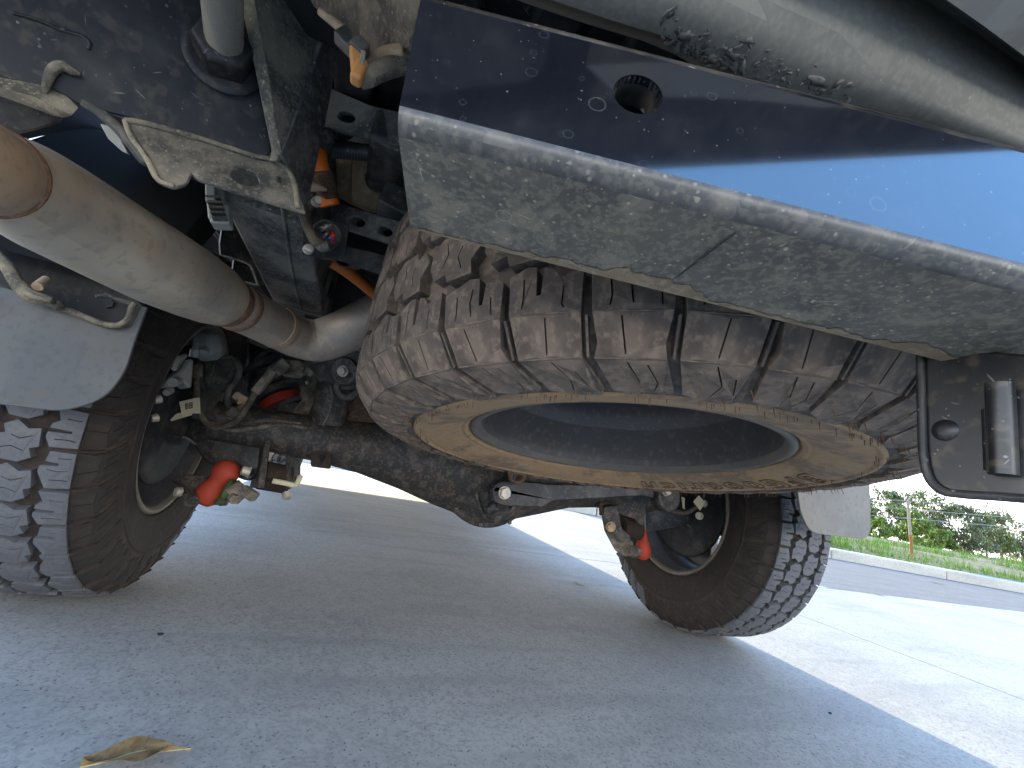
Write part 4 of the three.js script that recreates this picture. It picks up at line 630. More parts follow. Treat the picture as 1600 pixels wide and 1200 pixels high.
// ---------------------------------------------------------------- spring, bump stop, upper link bracket on the left
const susp = sub('suspension', truck, 'left rear suspension parts behind the exhaust');
{
  const a = at(415, 575, 1.24), b = at(452, 655, 1.20), ax = b.clone().sub(a), L = ax.length(), w = ax.clone().normalize();
  const ringAt = (t, r, h) => cyl(a.clone().addScaledVector(w, t * L), a.clone().addScaledVector(w, t * L + h), r, r, 30);
  part('bump_stop', [ringAt(.0, .062, .02), ringAt(.16, .056, .018), ringAt(.3, .066, .022), ringAt(.48, .06, .02), ringAt(.62, .05, .06)], M.blackAxle, susp);
  part('red_band', [ringAt(.66, .062, .024)], M.redDark = new THREE.MeshStandardMaterial({ color: new THREE.Color(.35, .03, .015), roughness: .6 }), susp);
  const coil = []; const c0 = at(440, 560, 1.30), c1 = at(470, 670, 1.22), cw = basis(c1.clone().sub(c0)); for (let i = 0; i <= 130; i++) { const t = i / 130, an = t * 6.283 * 4.2; coil.push(c0.clone().lerp(c1, t).addScaledVector(cw.u, .075 * Math.cos(an)).addScaledVector(cw.v, .075 * Math.sin(an))); }
  part('coil_spring', [tube(coil, .0085, 0, 10, true, true)], M.castDark, susp);
  part('spring_seat', [plate(planeOf([500, 590, 1.2], [470, 660, 1.15], [505, 650, 1.2]), rpoly([[484, 574, 3], [497, 580, 8], [496, 618, 12], [480, 655, 8], [452, 658, 4], [462, 640, 4], [474, 624], [470, 612, 3], [484, 606, 4], [482, 590]]), .01, [ell(480, 594, 7, 7)], .0015)], M.clayDark, susp);
  part('upper_clamp', [plate(planeOf([430, 575, 1.06], [500, 570, 1.06], [460, 590, 1.05]), rpoly([[424, 572, 3], [446, 561, 3], [470, 563, 4], [476, 574, 3], [460, 586, 4], [438, 584]]), .03, [], .003), bar(at(426, 582, 1.03), at(446, 566, 1.05), .04, .03, .006), cyl(at(476, 577, 1.05), at(488, 582, 1.06), .012, .012, 8)], M.clayDark, susp);
  const pl = planeOf([540, 580, 1.02], [500, 590, 1.03], [545, 610, 1.02]);
  part('link_bracket', [plate(pl, rpoly([[478, 571, 3], [500, 566], [556, 548, 4], [580, 560], [580, 600, 8], [556, 610, 12], [532, 610, 10], [520, 602, 6], [512, 596, 4], [503, 596, 4], [494, 586, 5]]), .012, [], .002), lathe(pl.hit(543, 604).addScaledVector(pl.n, .001), pl.n, [[.020, -.01], [.034, -.01], [.036, .004], [.03, .008], [.02, .004]], 28)], M.black, susp);
  part('link_eye', [lathe(pl.hit(540, 580), pl.n, [[.034, -.01], [.034, .006], [.030, .010], [.022, .006], [.0001, .006]], 32)], M.blackAxle, susp);
  part('pivot_bolt', hex(pl.hit(539, 580).addScaledVector(pl.n, .008), pl.n, .019, .009, .0135), M.zinc, susp);
  part('shock_body', [cyl(at(521, 602, 1.18), at(512, 668, 1.15), .044, .044, 30)], M.blackAxle, susp); part('shock_cable', [tube([at(515, 600, 1.11), at(519, 620, 1.10), at(512, 650, 1.09), at(504, 665, 1.09)], .002, 20, 6)], M.clayDark, susp);
  part('rusty_box', [rbox(at(568, 650, 1.26), .10, .11, .1, .008, [0, .1, -.12]), cyl(at(544, 632, 1.2), at(543, 642, 1.2), .012, .012, 10)], M.rust, susp);
  part('side_wall', [plate(planeOf([395, 545, 1.35], [440, 560, 1.35], [400, 640, 1.33]), [[388, 535], [452, 560], [440, 640], [392, 640]], .01)], M.navy = tm(T.black, .5, { roughness: .5, color: new THREE.Color(1, 1.05, 1.25) }), susp);
}

// ---------------------------------------------------------------- mud flaps
{
  const g = []; const px = rpoly([[-160, 425], [0, 447], [60, 465], [120, 487], [170, 510, 6], [205, 512, 6], [222, 478], [230, 480], [212, 528, 10], [196, 580, 20], [165, 622, 26], [100, 644, 30], [0, 632], [-160, 600]], 8);
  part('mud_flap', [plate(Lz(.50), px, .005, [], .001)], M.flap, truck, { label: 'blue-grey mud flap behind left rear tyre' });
  const f = (pts, d) => pts.map(([x, y]) => onZ(x, y, .50 + d));
  const st = sub('flap_stay', truck);
  part('liner_panel', [plate(Lz(.475), [[-160, 280], [0, 320], [120, 395], [214, 468], [224, 480], [208, 514], [170, 514], [60, 469], [-160, 430]], .004)], M.linerB = tm(T.black, .4, { roughness: .75, color: 0xaaaaaa }), st);
  part('stay_rod', [tube(f([[-60, 360], [-10, 396], [12, 418], [30, 446], [48, 462], [75, 470], [95, 480]], .02), [.008, .008, .008, .0085, .009, .0075, .006], 40, 10), tube(f([[40, 457], [60, 466], [84, 470]], .032), .0045, 16, 8)], M.stayM = tm(T.dusty, .12, { roughness: .7, color: new THREE.Color(1.25, 1.1, .82) }, .0004), st);
  part('stay_lip', [tube(f([[92, 479], [130, 494], [165, 507], [185, 508], [200, 498], [206, 480], [212, 474]], .008), .0042, 40, 8)], M.stayM, st); part('stay_lip', [tube(f([[150, 464], [165, 461], [185, 468], [208, 475]], .004), .003, 24, 8)], M.castDark, st);
  part('stay_peg', [cyl(onZ(58, 448, .53), onZ(72, 436, .51), .006, .005, 10)], M.clay, st);
  part('flap_bolt', hex(onZ(173, 476, .47), V(0, 0, 1), .014, .006, .02), M.blackB, st);
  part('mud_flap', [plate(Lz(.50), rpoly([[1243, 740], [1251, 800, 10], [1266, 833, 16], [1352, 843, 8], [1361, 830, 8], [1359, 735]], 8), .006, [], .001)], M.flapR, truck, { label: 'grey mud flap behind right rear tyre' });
}

// ---------------------------------------------------------------- left tail: bracket of bent plate, threaded stud, connectors
const tail = sub('tail_bracket', truck, 'black folded steel bracket at the left chassis end');
{
  const F1 = planeOf([0, 0, .335], [420, 240, .45], [0, 125, .345]);
  part('web_plate', [plate(F1, [[-150, -120], [360, -120], [378, -20], [424, 236], [414, 247, ], [400, 246], [202, 184], [126, 163], [90, 142], [0, 120], [-150, 70]], .006)], M.black, tail);
  const up = (pl, d) => ({ p: pl.p.clone().addScaledVector(pl.n, d), n: pl.n, hit(x, y) { return facing(this.p, this.n).hit(x, y); } });
  const F2 = up(F1, .004);
  part('lower_flange', [skin([[[-150, 66], [0, 120], [60, 132], [104, 150], [122, 168]], [[-150, 84], [0, 136], [56, 152], [94, 172], [112, 180]], [[-150, 94], [0, 150], [50, 168], [84, 181], [100, 184]]].map((r, i) => r.map(([x, y]) => up(F1, [.001, .008, -.004][i]).hit(x, y))), true, .003)].flat(), M.cream = tm(T.dusty, .16, { roughness: .85, color: new THREE.Color(1.6, 1.5, 1.25) }, .0005), tail);
  part('thin_rim', [tube([[128, 160], [150, 172], [180, 196], [205, 224], [228, 252], [234, 252]].map(([x, y]) => F2.hit(x, y)), [.003, .004, .005, .005, .005, .004], 30, 8)], M.dusty, tail);
  part('rim_gusset', [plate(up(F1, -.003), rpoly([[112, 158], [150, 170], [206, 190], [214, 205], [236, 255, 3], [222, 250], [180, 200], [150, 178]]), .003)], M.rustDark, tail);
  part('edge_roll', [tube([[70, 146], [74, 126], [84, 108], [98, 103], [112, 110], [126, 116]].map(([x, y]) => F2.hit(x, y)), [.002, .0032, .004, .004, .0035, .0015], 30, 10)], M.cream, tail);
  part('web_bead', [tube([[20, 20], [60, 32], [100, 48], [128, 56], [140, 66], [138, 78]].map(([x, y]) => F1.hit(x, y)), .0016, 40, 6)], M.black, tail);
  const S2 = planeOf([205, 195, .385], [475, 330, .455], [300, 285, .40]);
  part('flange', [plate(S2, rpoly([[192, 186, 6], [210, 184], [405, 246], [420, 250, 6], [446, 258, 14], [462, 285, 8], [478, 332, 2], [452, 325], [308, 279, 6], [300, 270, 3], [292, 287, 5], [272, 293, 8], [250, 285, 6], [232, 252], [204, 212, 4]], 6), .005, [ell(383, 276, 24, 12.5, .36, 22)], .001)], M.dustyL = tm(T.dusty, .16, { roughness: .85, color: new THREE.Color(1.3, 1.24, 1.12) }, .0006), tail);
  part('flange_bead', [tube([[196, 190], [216, 192], [300, 214], [400, 246], [425, 251], [446, 262], [458, 282], [466, 326]].map(([x, y]) => S2.hit(x, y).addScaledVector(S2.n, .001)), .0028, 60, 8), tube([[196, 190], [204, 212], [230, 250], [250, 284], [272, 292]].map(([x, y]) => S2.hit(x, y).addScaledVector(S2.n, .001)), .0026, 40, 8)], M.cream, tail);
  const S3 = planeOf([380, 0, .385], [432, 240, .44], [395, 0, .385]);
  part('edge_strip', [plate(S3, [[352, -120], [378, -120], [396, -10], [420, 120], [438, 232], [432, 252], [420, 252], [424, 236], [400, 118], [371, -20]], .008)], M.cream, tail);
  part('side_plate', [plate(planeOf([396, 0, .385], [440, 240, .44], [505, 30, .46]), [[376, -120], [396, -10], [420, 120], [440, 244], [480, 140], [514, 38], [510, -120]], .005)], M.dustyL, tail);
  part('side_plate', [plate(planeOf([514, 38, .46], [440, 244, .44], [505, 200, .50]), [[512, 36], [480, 138], [439, 242], [450, 258], [464, 285], [478, 332], [492, 270], [507, 200], [524, 110], [536, 58], [540, -60], [510, -60]], .005)], M.dusty, tail);
  // threaded stud with nut and washer
  const nz = F1.n, base = F1.hit(352, 92), ax = at(344, -60, .315).sub(base).normalize();
  const sp = (t, r) => lathe(base.clone(), ax, t, 32);
  part('stud', [lathe(base, ax, Array.from({ length: 80 }, (_, i) => [.0130 + (i % 2 ? .0022 : 0), .028 + i * .0015]), 44).toNonIndexed()].map((g) => { g.computeVertexNormals(); return g; }), M.studM = tm(T.steel, .1, { roughness: .7, metalness: .3, color: new THREE.Color(.7, .66, .58) }, .0004), tail);
  part('stud_nut', [lathe(base, ax, [[.0255, .004], [.0255, .026], [.022, .029], [.014, .030]], 6)], M.black, tail); part('stud_washer', [lathe(base, ax, [[.033, -.001], [.034, .003], [.027, .0045], [.0001, .0045]], 36)], M.black, tail);
  part('back_panel', [plate(planeOf([0, 160, .42], [95, 185, .46], [10, 208, .42]), [[-80, 125], [0, 140], [100, 180], [98, 188], [60, 200], [15, 210, ], [-80, 200]], .006)], M.dusty, tail);
  part('hanging_clip', [plate(planeOf([160, 200, .5], [190, 230, .5], [165, 215, .5]), rpoly([[155, 192, 4], [170, 196], [186, 212], [200, 240], [190, 236], [168, 216]]), .004)], M.alu, tail);
}
// small brackets and the grey connector behind the left tail
const wiring = sub('wiring', truck, 'loom, connectors and small brackets between bracket and tow bar');
part('grey_connector', [rbox(at(340, 322, .50), .018, .042, .02, .003, [0, 0, .35]), rbox(at(346, 340, .50), .02, .024, .02, .003, [0, 0, .35]), rbox(at(331, 306, .49), .01, .022, .014, .002, [0, 0, .3])], M.alu, wiring, { label: 'pale grey plug with ribbed side' });
part('connector_rib', [0, 1, 2, 3, 4].map((i) => rbox(at(334 + i * 2.4, 310 + i * 8, .488), .014, .003, .01, .0008, [0, 0, .35])), M.castDark, wiring);
part('step_bracket', [plate(planeOf([348, 330, .80], [400, 440, .86], [345, 400, .80]), [[352, 325], [372, 330], [402, 410], [436, 486], [420, 470], [403, 445], [391, 413], [345, 397], [344, 380]], .006), plate(planeOf([362, 415, .86], [400, 445, .9], [365, 432, .86]), [[366, 405], [392, 412], [404, 446], [362, 434]], .006)], M.black, wiring);
part('bracket_edge', [tube([[345, 398], [390, 414], [396, 424], [403, 446]].map(([x, y]) => at(x, y, .80)), .0022, 24, 6)], M.dusty, wiring); part('bracket_edge', [tube([[362, 435], [382, 440], [404, 446]].map(([x, y]) => at(x, y, .84)), .0016, 16, 6)], M.dusty, wiring);
part('rusted_mount', [plate(planeOf([470, 0, .36], [655, 0, .33], [580, 90, .36]), [[448, -70], [670, -70], [661, 10], [640, 84], [606, 76], [590, 84], [574, 90], [553, 62], [520, 36], [486, 8]], .02, [], .003)], M.mountM = tm(T.dusty, .14, { roughness: .95, color: new THREE.Color(1.35, 1.12, .9) }, .0015), wiring);
part('mount_lip', [tube([[500, 18], [535, 46], [560, 74], [580, 92], [604, 84], [630, 78]].map(([x, y]) => at(x, y, .345)), [.003, .004, .004, .006, .006, .005], 30, 8)], M.clay, wiring);
part('clip', [rbox(at(545, 68, .335), .02, .012, .012, .002, [0, 0, -.5]), rbox(at(562, 76, .33), .012, .012, .012, .002, [0, 0, -.4])], M.castDark, wiring);
part('orange_plug', [bar(at(556, 76, .33), at(560, 120, .33), .012, .010, .003), rbox(at(561, 114, .328), .009, .018, .012, .003, [0, 0, -.1])], M.plug = new THREE.MeshStandardMaterial({ color: new THREE.Color(.55, .24, .07), roughness: .6 }), wiring, { label: 'dusty orange-brown plug' });
part('plug_latch', [bar(at(568, 80, .325), at(563, 118, .325), .0035, .004, .001)], M.cream, wiring);
part('loom', [tube([[562, 122, .335], [575, 119, .335], [595, 110, .34], [620, 102, .35], [660, 92, .36]].map((q) => at(...q)), .0078, 30, 16)], M.clayDark, wiring);
part('slotted_plate', [plate(planeOf([515, 150, .56], [625, 180, .53], [510, 205, .56]), [[500, 130], [545, 150], [580, 165], [640, 178], [640, 240], [610, 232], [560, 212], [500, 196]], .008, [ell(541, 183, 14, 8, .3)])], M.dusty, wiring);
part('bright_gusset', [plate(planeOf([545, 218, .58], [580, 220, .58], [555, 212, .58]), [[542, 220], [556, 211], [585, 221], [570, 224]], .004)], M.cream, wiring);
part('corrugated_loom', [lathe(at(492, 231, .57), at(640, 246, .60).sub(at(492, 231, .57)), Array.from({ length: 73 }, (_, i) => [.0098 + (i % 2) * .0014, i * .0019]), 20)], M.black, wiring);
part('clay_cross_member', [plate(planeOf([510, 240, .66], [620, 250, .64], [560, 330, .68]), [[505, 228], [640, 238], [622, 300], [600, 336], [572, 330], [544, 318], [515, 300]], .03, [ell(575, 278, 6, 4.5, .4)], .003), plate(planeOf([546, 245, .635], [612, 248, .635], [560, 330, .655]), [[548, 240], [612, 246], [607, 285], [592, 330], [546, 318]], .012, [ell(575, 278, 6, 4.5, .4)], .003)], M.clay, wiring);
part('dark_box', [rbox(at(622, 322, .60), .05, .035, .04, .003, [0, 0, -.15])], M.black, wiring);
part('orange_hose', [tube([[494, 236, .53], [499, 262, .53], [503, 272, .535]].map((q) => at(...q)), .0115, 16, 22), tube([[510, 306, .545], [516, 322, .55]].map((q) => at(...q)), .0125, 8, 22)], M.orange, wiring, { label: 'orange hose with tape wrap' });
part('hose_tape', [tube([[502, 268, .533], [508, 290, .54], [513, 310, .547]].map((q) => at(...q)), [.0128, .0135, .0132], 16, 22)], M.tape = tm(T.rust, .1, { roughness: .95, color: new THREE.Color(.9, .85, .8) }, .0012), wiring);
part('fabric_strap', [tube([[486, 292, .52], [500, 294, .52], [510, 297, .525]].map((q) => at(...q)), [.006, .004, .002], 12, 8)], M.clay, wiring);
for (const [x, y] of [[494, 316], [481, 390]]) part('small_bolt', hex(at(x, y, .52), V(.3, -.1, 1), .0095, .008, .006), M.zinc, wiring);
part('cable', [tube([[474, 322, .50], [477, 342, .50], [484, 362, .50], [492, 376, .50], [502, 382, .505]].map((q) => at(...q)), .0058, 30, 12)], M.hose, wiring);
part('round_connector', [lathe(at(512, 366, .52), V(.35, -.2, 1), [[.0165, -.03], [.0172, -.002], [.015, .001], [.014, -.006], [.0001, -.006]], 28), tube([[496, 378, .505], [503, 386, .505], [516, 384, .505]].map((q) => at(...q)), .006, 14, 10)], M.castDark, wiring);
[[[500, 356], [512, 360], 0x8a7a70], [[503, 360], [518, 352], 0x9a8e84], [[512, 372], [522, 378], 0x2f4a8a], [[520, 362], [523, 378], 0xa02018], [[517, 366], [519, 380], 0xb03020], [[506, 372], [514, 364], 0x6a6a6a], [[508, 352], [517, 358], 0x77706a]].forEach(([a, b, c], i) => part('wire', [tube([at(a[0], a[1], .515), at((a[0] + b[0]) / 2, (a[1] + b[1]) / 2 - 2, .506), at(b[0], b[1], .514)], .0017, 10, 6)], M['w' + i] = new THREE.MeshStandardMaterial({ color: c, roughness: .6 }), wiring));
part('slotted_rail', [plate(planeOf([530, 325, .62], [640, 365, .60], [540, 355, .62]), [[516, 312], [545, 322], [600, 338], [650, 352], [650, 392], [600, 378], [545, 360], [516, 350]], .02, [ell(558, 346, 12, 7, .35), ell(601, 361, 12, 7, .35)], .002)], M.dusty, wiring);
part('slotted_rail', [plate(planeOf([520, 380, .66], [640, 420, .64], [530, 405, .66]), [[470, 368], [520, 378], [660, 412], [660, 446], [600, 432], [520, 404], [470, 398]], .03, [ell(536, 408, 11, 6, .3)], .002)], M.black, wiring);
part('dark_bracket', [plate(planeOf([470, 340, .54], [545, 350, .56], [480, 400, .55]), [[474, 334], [500, 338], [546, 352], [540, 400], [500, 402], [472, 396]], .01)], M.blackB, wiring);
part('orange_hose', [tube([[518, 408, .72], [545, 426, .74], [575, 450, .78], [610, 480, .84]].map((q) => at(...q)), .0105, 30, 16)], M.orangeD = new THREE.MeshStandardMaterial({ color: new THREE.Color(.5, .13, .02), roughness: .5 }), wiring);
part('inner_wall', [plate(planeOf([470, 420, 1.0], [580, 440, .98], [500, 500, 1.05]), [[470, 380], [640, 410], [640, 520], [490, 520], [476, 494]], .01)], M.blackB, wiring);

// ---------------------------------------------------------------- verge: grass, fence, trees
function coloured(pos, col, nrm) { const g = new THREE.BufferGeometry(); g.setAttribute('position', new THREE.Float32BufferAttribute(pos, 3)); if (nrm) g.setAttribute('normal', new THREE.Float32BufferAttribute(nrm, 3)); else g.computeVertexNormals(); g.setAttribute('color', new THREE.Float32BufferAttribute(col, 3)); return g; }
const leafMat = new THREE.MeshPhysicalMaterial({ vertexColors: true, roughness: .75, side: THREE.DoubleSide, transmission: .3, thickness: 0 });
const bankY = (d) => .12 + sst(0, 12, d) * .32;
{
  const R = rng(17), pos = [], col = [];
  // one tuft of bent blades, drawn many times
  for (let b = 0; b < 7; b++) { const a = R() * 6.283, h = mix(.5, 1, R()), w = .03, lean = mix(.1, .5, R()), ca = Math.cos(a), sa = Math.sin(a), ox = (R() - .5) * .12, oz = (R() - .5) * .12; let last = null; for (let k = 0; k < 3; k++) { const f = (t) => { const o = lean * t * t; return [ox + ca * o * h, t * h, oz + sa * o * h]; }; const p = f(k / 3), q = f((k + 1) / 3), w0 = w * (1 - k / 3), w1 = w * (1 - (k + 1) / 3); const P = (c, s) => [c[0] - sa * s, c[1], c[2] + ca * s]; for (const t of [P(p, w0), P(p, -w0), P(q, w1), P(p, -w0), P(q, -w1), P(q, w1)]) { pos.push(...t); col.push(1, 1, 1); } } }
  const g = coloured(pos, col); const mat = leafMat.clone(); mat.vertexColors = false; const n = 42000, im = new THREE.InstancedMesh(g, mat, n), m = new THREE.Matrix4(), c = new THREE.Color(), e = new THREE.Euler(), qt = new THREE.Quaternion();
  let i = 0; while (i < n) {
    const t = mix(-26, kL + 14, R()), d = .45 + Math.pow(R(), 1.5) * 12, patch = fbm((t + 60) / 90, d / 14, 26, 6, 3, 9); if (d > 1.4 && patch < mix(.42, .56, sst(1.4, 4, d))) { if (R() < .93) continue; }
    const p = kerbAt(t, d, bankY(d) - .03), s = mix(.14, .36, R() * R()) * (1 + .5 * sst(.5, .75, patch)) * (d > 5 ? 1.3 : 1) * (d < .8 ? .6 : 1); e.set(0, R() * 6.283, 0); m.compose(p, qt.setFromEuler(e), V(s * 1.1, s, s * 1.1)); im.setMatrixAt(i, m);
    const y = R(); c.setRGB(mix(.075, .16, y), mix(.20, .30, y), mix(.012, .022, y)); if (R() < .08) c.setRGB(.26, .20, .09); im.setColorAt(i, c); i++;
  }
  im.name = 'grass'; im.castShadow = im.receiveShadow = true; im.userData = { label: 'bright green roadside grass on the bank behind the kerb', category: 'grass', kind: 'stuff' }; scene.add(im);
}
// wire fence with a leaning steel post
{
  const f = thing('wire_fence', 'thin wire fence on a rusty steel post standing in the roadside grass', 'fence');
  const base = at(1425.5, 870, 8.5), top = at(1418.5, 783, 8.55), tip = at(1429, 768, 8.55); base.y -= .1;
  M.post = new THREE.MeshStandardMaterial({ color: new THREE.Color(.30, .26, .21), roughness: .8 });
  const lowMid = base.clone().lerp(top, .45);
  part('post', [cyl(base, lowMid, .026, .026, 10)], M.postRust = new THREE.MeshStandardMaterial({ color: new THREE.Color(.30, .13, .05), roughness: .9 }), f); part('post', [cyl(lowMid, top, .026, .024, 10), cyl(top, tip, .014, .012, 8)], M.post, f);
  const dir = at(1600, 798, 8.2).sub(at(1360, 780, 8.6)).normalize();
  for (const [k, dy] of [[-26, 0], [17, 0]]) { const p = base.clone().addScaledVector(dir, k); p.y = bankY(2.5) - .1; const q = top.clone().addScaledVector(dir, k); part('post', [cyl(p, q, .026, .024, 10)], M.post, f); }
  for (const h of [0, .16, .34]) { const a = top.clone().addScaledVector(dir, -26), b = top.clone().addScaledVector(dir, 17), c = top.clone(); for (const q of [a, b, c]) q.y -= h; part('wire', [tube([a, a.clone().lerp(c, .5).add(V(0, -.04, 0)), c, c.clone().lerp(b, .5).add(V(0, -.04, 0)), b], .0055, 40, 5)], M.wireM = M.wireM ?? new THREE.MeshStandardMaterial({ color: new THREE.Color(.34, .33, .32), roughness: .5, metalness: .3 }), f); }
}
function tree(name, label, cat, px, depth, topY, widthPx, seed, tone, sparse = 1, group) {
  const R = rng(seed), base = at(px, 845 + (px - 1425) * .19, depth); base.y = bankY(12) - .1;
  const H = (at(px, topY, depth).y - base.y) * 1.08, W = widthPx / FOC * depth * .62, t = thing(name, label, cat, base.toArray(), group);
  const limbs = [], ends = [], trunkTop = V((R() - .5) * .2 * W, H * .42, (R() - .5) * .2 * W);
  limbs.push(tube([V(0, -.1, 0), V((R() - .5) * .1, H * .2, 0), trunkTop], [.05 * H * .4, .04 * H * .4, .025 * H * .4], 10, 8));
  const nL = 15; for (let i = 0; i < nL; i++) { const a = i / nL * 6.283 + R(), k = Math.sqrt(R()), e = V(Math.cos(a) * W * mix(.3, .85, k), H * mix(.14, .93, Math.pow(R(), .9) * (1 - .35 * k) + .12 * (1 - k)), Math.sin(a) * W * mix(.3, .85, k)); ends.push(e); const m = trunkTop.clone().lerp(e, .5).add(V(0, -H * .04, 0)); limbs.push(tube([V(0, H * mix(.15, .4, R()), 0), m, e], [.014 * H * .5, .009 * H * .5, .004 * H * .5], 8, 6)); }
  for (let k = 0; k < 4; k++) ends.push(V((R() - .5) * W * .9, H * mix(.78, .97, R()), (R() - .5) * W * .9));
  part('trunk', limbs, M.bark = M.bark ?? new THREE.MeshStandardMaterial({ color: new THREE.Color(.16, .13, .10), roughness: .9 }), t);
  const pos = [], col = [], nrm = [];
  for (const e of ends) { const nS = 7; for (let s = 0; s < nS; s++) { const rr = H * .13, c = e.clone().add(V((R() - .5) * 2.2 * rr, (R() - .5) * 1.5 * rr, (R() - .5) * 2.2 * rr)), br = mix(.7, 1.25, R()), yl = R(), n = Math.round(40 * sparse), cr = rr * mix(.4, .8, R());
    for (let i = 0; i < n; i++) { const d = V(R() - .5, R() - .5, R() - .5).normalize(), p = c.clone().addScaledVector(d, cr * Math.cbrt(R())), q = V(R() - .5, R() - .3, R() - .5).normalize(), bs = basis(q), L = mix(.05, .10, R()) * Math.sqrt(depth / 26) , wd = L * .45; const A = p.clone().addScaledVector(bs.u, L), B = p.clone().addScaledVector(bs.v, wd), C = p.clone().addScaledVector(bs.u, -L), E = p.clone().addScaledVector(bs.v, -wd); const nn = d.clone().multiplyScalar(.7).add(q).add(V(0, .4, 0)).normalize();
      const cc = tone(yl, R()).map((v) => v * br * mix(.8, 1.2, R())); for (const v of [A, B, C, A, C, E]) { pos.push(v.x, v.y, v.z); col.push(...cc); nrm.push(nn.x, nn.y, nn.z); } } } }
  const m = new THREE.Mesh(coloured(pos, col, nrm), leafMat); m.name = 'crown'; m.castShadow = m.receiveShadow = true; t.add(m); return t;
}
const olive = (y, r) => [mix(.12, .20, y), mix(.175, .245, y), mix(.04, .065, y)], lime = (y, r) => [mix(.16, .25, y), mix(.26, .34, y), mix(.025, .05, y)], greyg = (y, r) => [mix(.15, .21, y), mix(.185, .235, y), mix(.07, .10, y)];
tree('tree', 'tall two-lobed olive-green tree directly right of the right mud flap', 'tree', 1384, 24, 768, 56, 3, olive, 1.0);
tree('bush', 'low lime-green bush in front of the two-lobed tree beside the right mud flap', 'bush', 1374, 20, 812, 40, 4, lime, 1.2);
tree('tree', 'tallest tree behind the fence post, its open crown reaching above the wires', 'tree', 1450, 25, 767, 70, 5, olive, .8);
tree('tree', 'bushy yellow-green tree rising low beside the fence post', 'tree', 1428, 22, 801, 40, 12, lime, .9);
tree('tree', 'broad rounded grey-green tree standing in the middle of the tree row', 'tree', 1494, 24, 792, 62, 6, greyg, 1.3);
tree('tree', 'rounded olive tree right of the broad grey-green one', 'tree', 1541, 25, 808, 48, 7, olive, 1.1);
tree('tree', 'thin wispy tree rising above its neighbours towards the right picture edge', 'tree', 1566, 30, 797, 34, 8, greyg, .5);
tree('tree', 'olive-grey tree cut by the right picture edge', 'tree', 1600, 26, 822, 60, 9, greyg, 1.1);
tree('bush', 'small pale bush between fence post and broad grey-green tree', 'bush', 1470, 19, 834, 34, 10, lime, 1);
tree('tree', 'dark olive tree mostly hidden behind the right mud flap', 'tree', 1336, 26, 774, 60, 11, olive, 1.1);
tree('tree', 'olive tree beyond the right picture edge', 'tree', 1680, 26, 835, 70, 14, olive, 1.1);

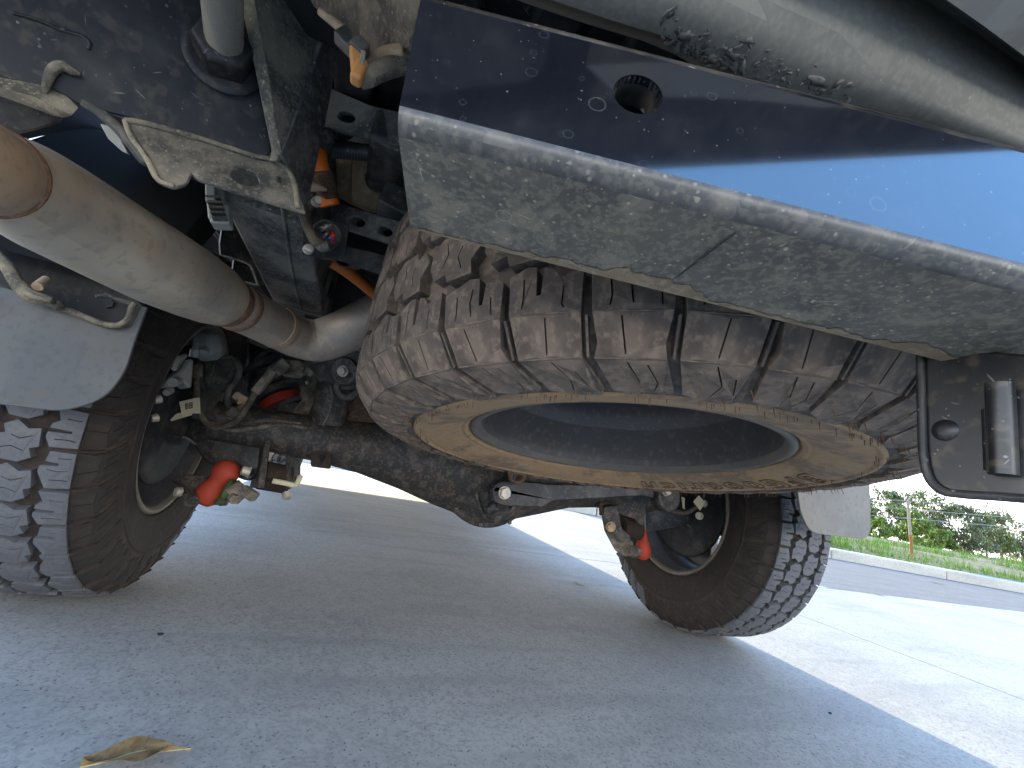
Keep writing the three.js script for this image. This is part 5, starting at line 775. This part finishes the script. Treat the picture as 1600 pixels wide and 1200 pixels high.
// ---------------------------------------------------------------- small things on the concrete
{
  const a = onY(124, 1200, .002), b = onY(296, 1179, .004), ax = b.clone().sub(a), L = ax.length(), d = ax.clone().normalize(), s = V(-d.z, 0, d.x), rows = [];
  const dry = paintTex(256, [.22, .13, .055], [{ s: 6, o: 5, lo: .35, hi: .7, a: .6, c: [.30, .22, .09] }, { sx: 20, sy: 8, o: 3, lo: .5, hi: .75, a: .5, c: [.13, .075, .03] }], [{ n: 60, r0: 1, r1: 4, a: .6, c: [.09, .05, .025] }], 121);
  for (let i = 0; i <= 24; i++) { const t = i / 24, w = .019 * Math.pow(Math.sin(Math.PI * Math.min(1, t * 1.25)), .8) + .0008, lift = .0075 * Math.sin(Math.PI * Math.pow(t, 1.3)) + .004 * t * t, r = []; for (let k = -4; k <= 4; k++) { const q = k / 4; r.push(a.clone().addScaledVector(d, t * L).addScaledVector(s, q * w * (1 - .25 * Math.sin(t * 9))).add(V(0, .001 + lift + .010 * Math.abs(q) * (1 - t) + (k === 0 ? -.001 : 0) + .002 * Math.sin(t * 14 + q * 3), 0))); } rows.push(r); }
  const lf = thing('fallen_leaf', 'curled brown-yellow dry leaf lying on concrete at the lower left', 'leaf'); part('leaf_blade', skin(rows, true), M.leafDry = tm(dry, .06, { roughness: .7 }, .0006), lf);
  part('midrib', [tube([0, 6, 12, 18, 24].map((i) => rows[i][4].clone().add(V(0, .0006, 0))), [.0012, .0011, .001, .0009, .0008], 24, 6)], M.leafStem = new THREE.MeshStandardMaterial({ color: new THREE.Color(.4, .33, .15), roughness: .7 }), lf);
  const bit = (px, py, l, w, ang, m, name, label, cat) => { const p = onY(px, py, .002), rr = []; for (let i = 0; i <= 6; i++) { const t = i / 6 - .5, r = []; for (let k = -1; k <= 1; k++) r.push(p.clone().add(V(Math.cos(ang) * t * l - Math.sin(ang) * k * w * (1 - 3 * t * t), .002 + .004 * t * t * 4 + .001 * k, Math.sin(ang) * t * l + Math.cos(ang) * k * w * (1 - 3 * t * t)))); rr.push(r); } const o = part(name, skin(rr), m, scene); o.userData.label = label; o.userData.category = cat; };
  bit(829, 1047, .03, .005, .4, M.leafDry, 'leaf_scrap', 'small upright scrap of dry leaf in the middle of the shaded concrete', 'leaf scrap');
  bit(905, 912, .05, .012, .9, M.leafDry, 'leaf_scrap', 'pale leaf scrap just left of the right rear tyre', 'leaf scrap');
  bit(1465, 911, .16, .05, .3, M.cream, 'paper_scrap', 'white paper scrap on the asphalt road below the fence post', 'paper scrap');
  bit(1365, 927, .12, .04, .8, M.cream, 'paper_scrap', 'small pale scrap at the edge of the asphalt beside the concrete', 'paper scrap');
  const peb = (px, py, r, label) => { const p = onY(px, py, 0), g = new THREE.IcosahedronGeometry(r, 1), P = g.attributes.position; for (let i = 0; i < P.count; i++) { const k = 1 + .2 * Math.sin(P.getX(i) * 900 + P.getZ(i) * 700); P.setXYZ(i, P.getX(i) * k * 1.3, P.getY(i) * .6 * k, P.getZ(i) * k); } g.computeVertexNormals(); g.translate(p.x, r * .45, p.z); const o = part('pebble', g, M.blackB, scene); o.userData.label = label; o.userData.category = 'pebble'; };
  peb(1297, 1115, .0032, 'small dark pebble on shaded concrete near the shadow edge'); peb(250, 992, .004, 'small dark pebble below the left rear tyre');
}

renderer.render(scene, camera);
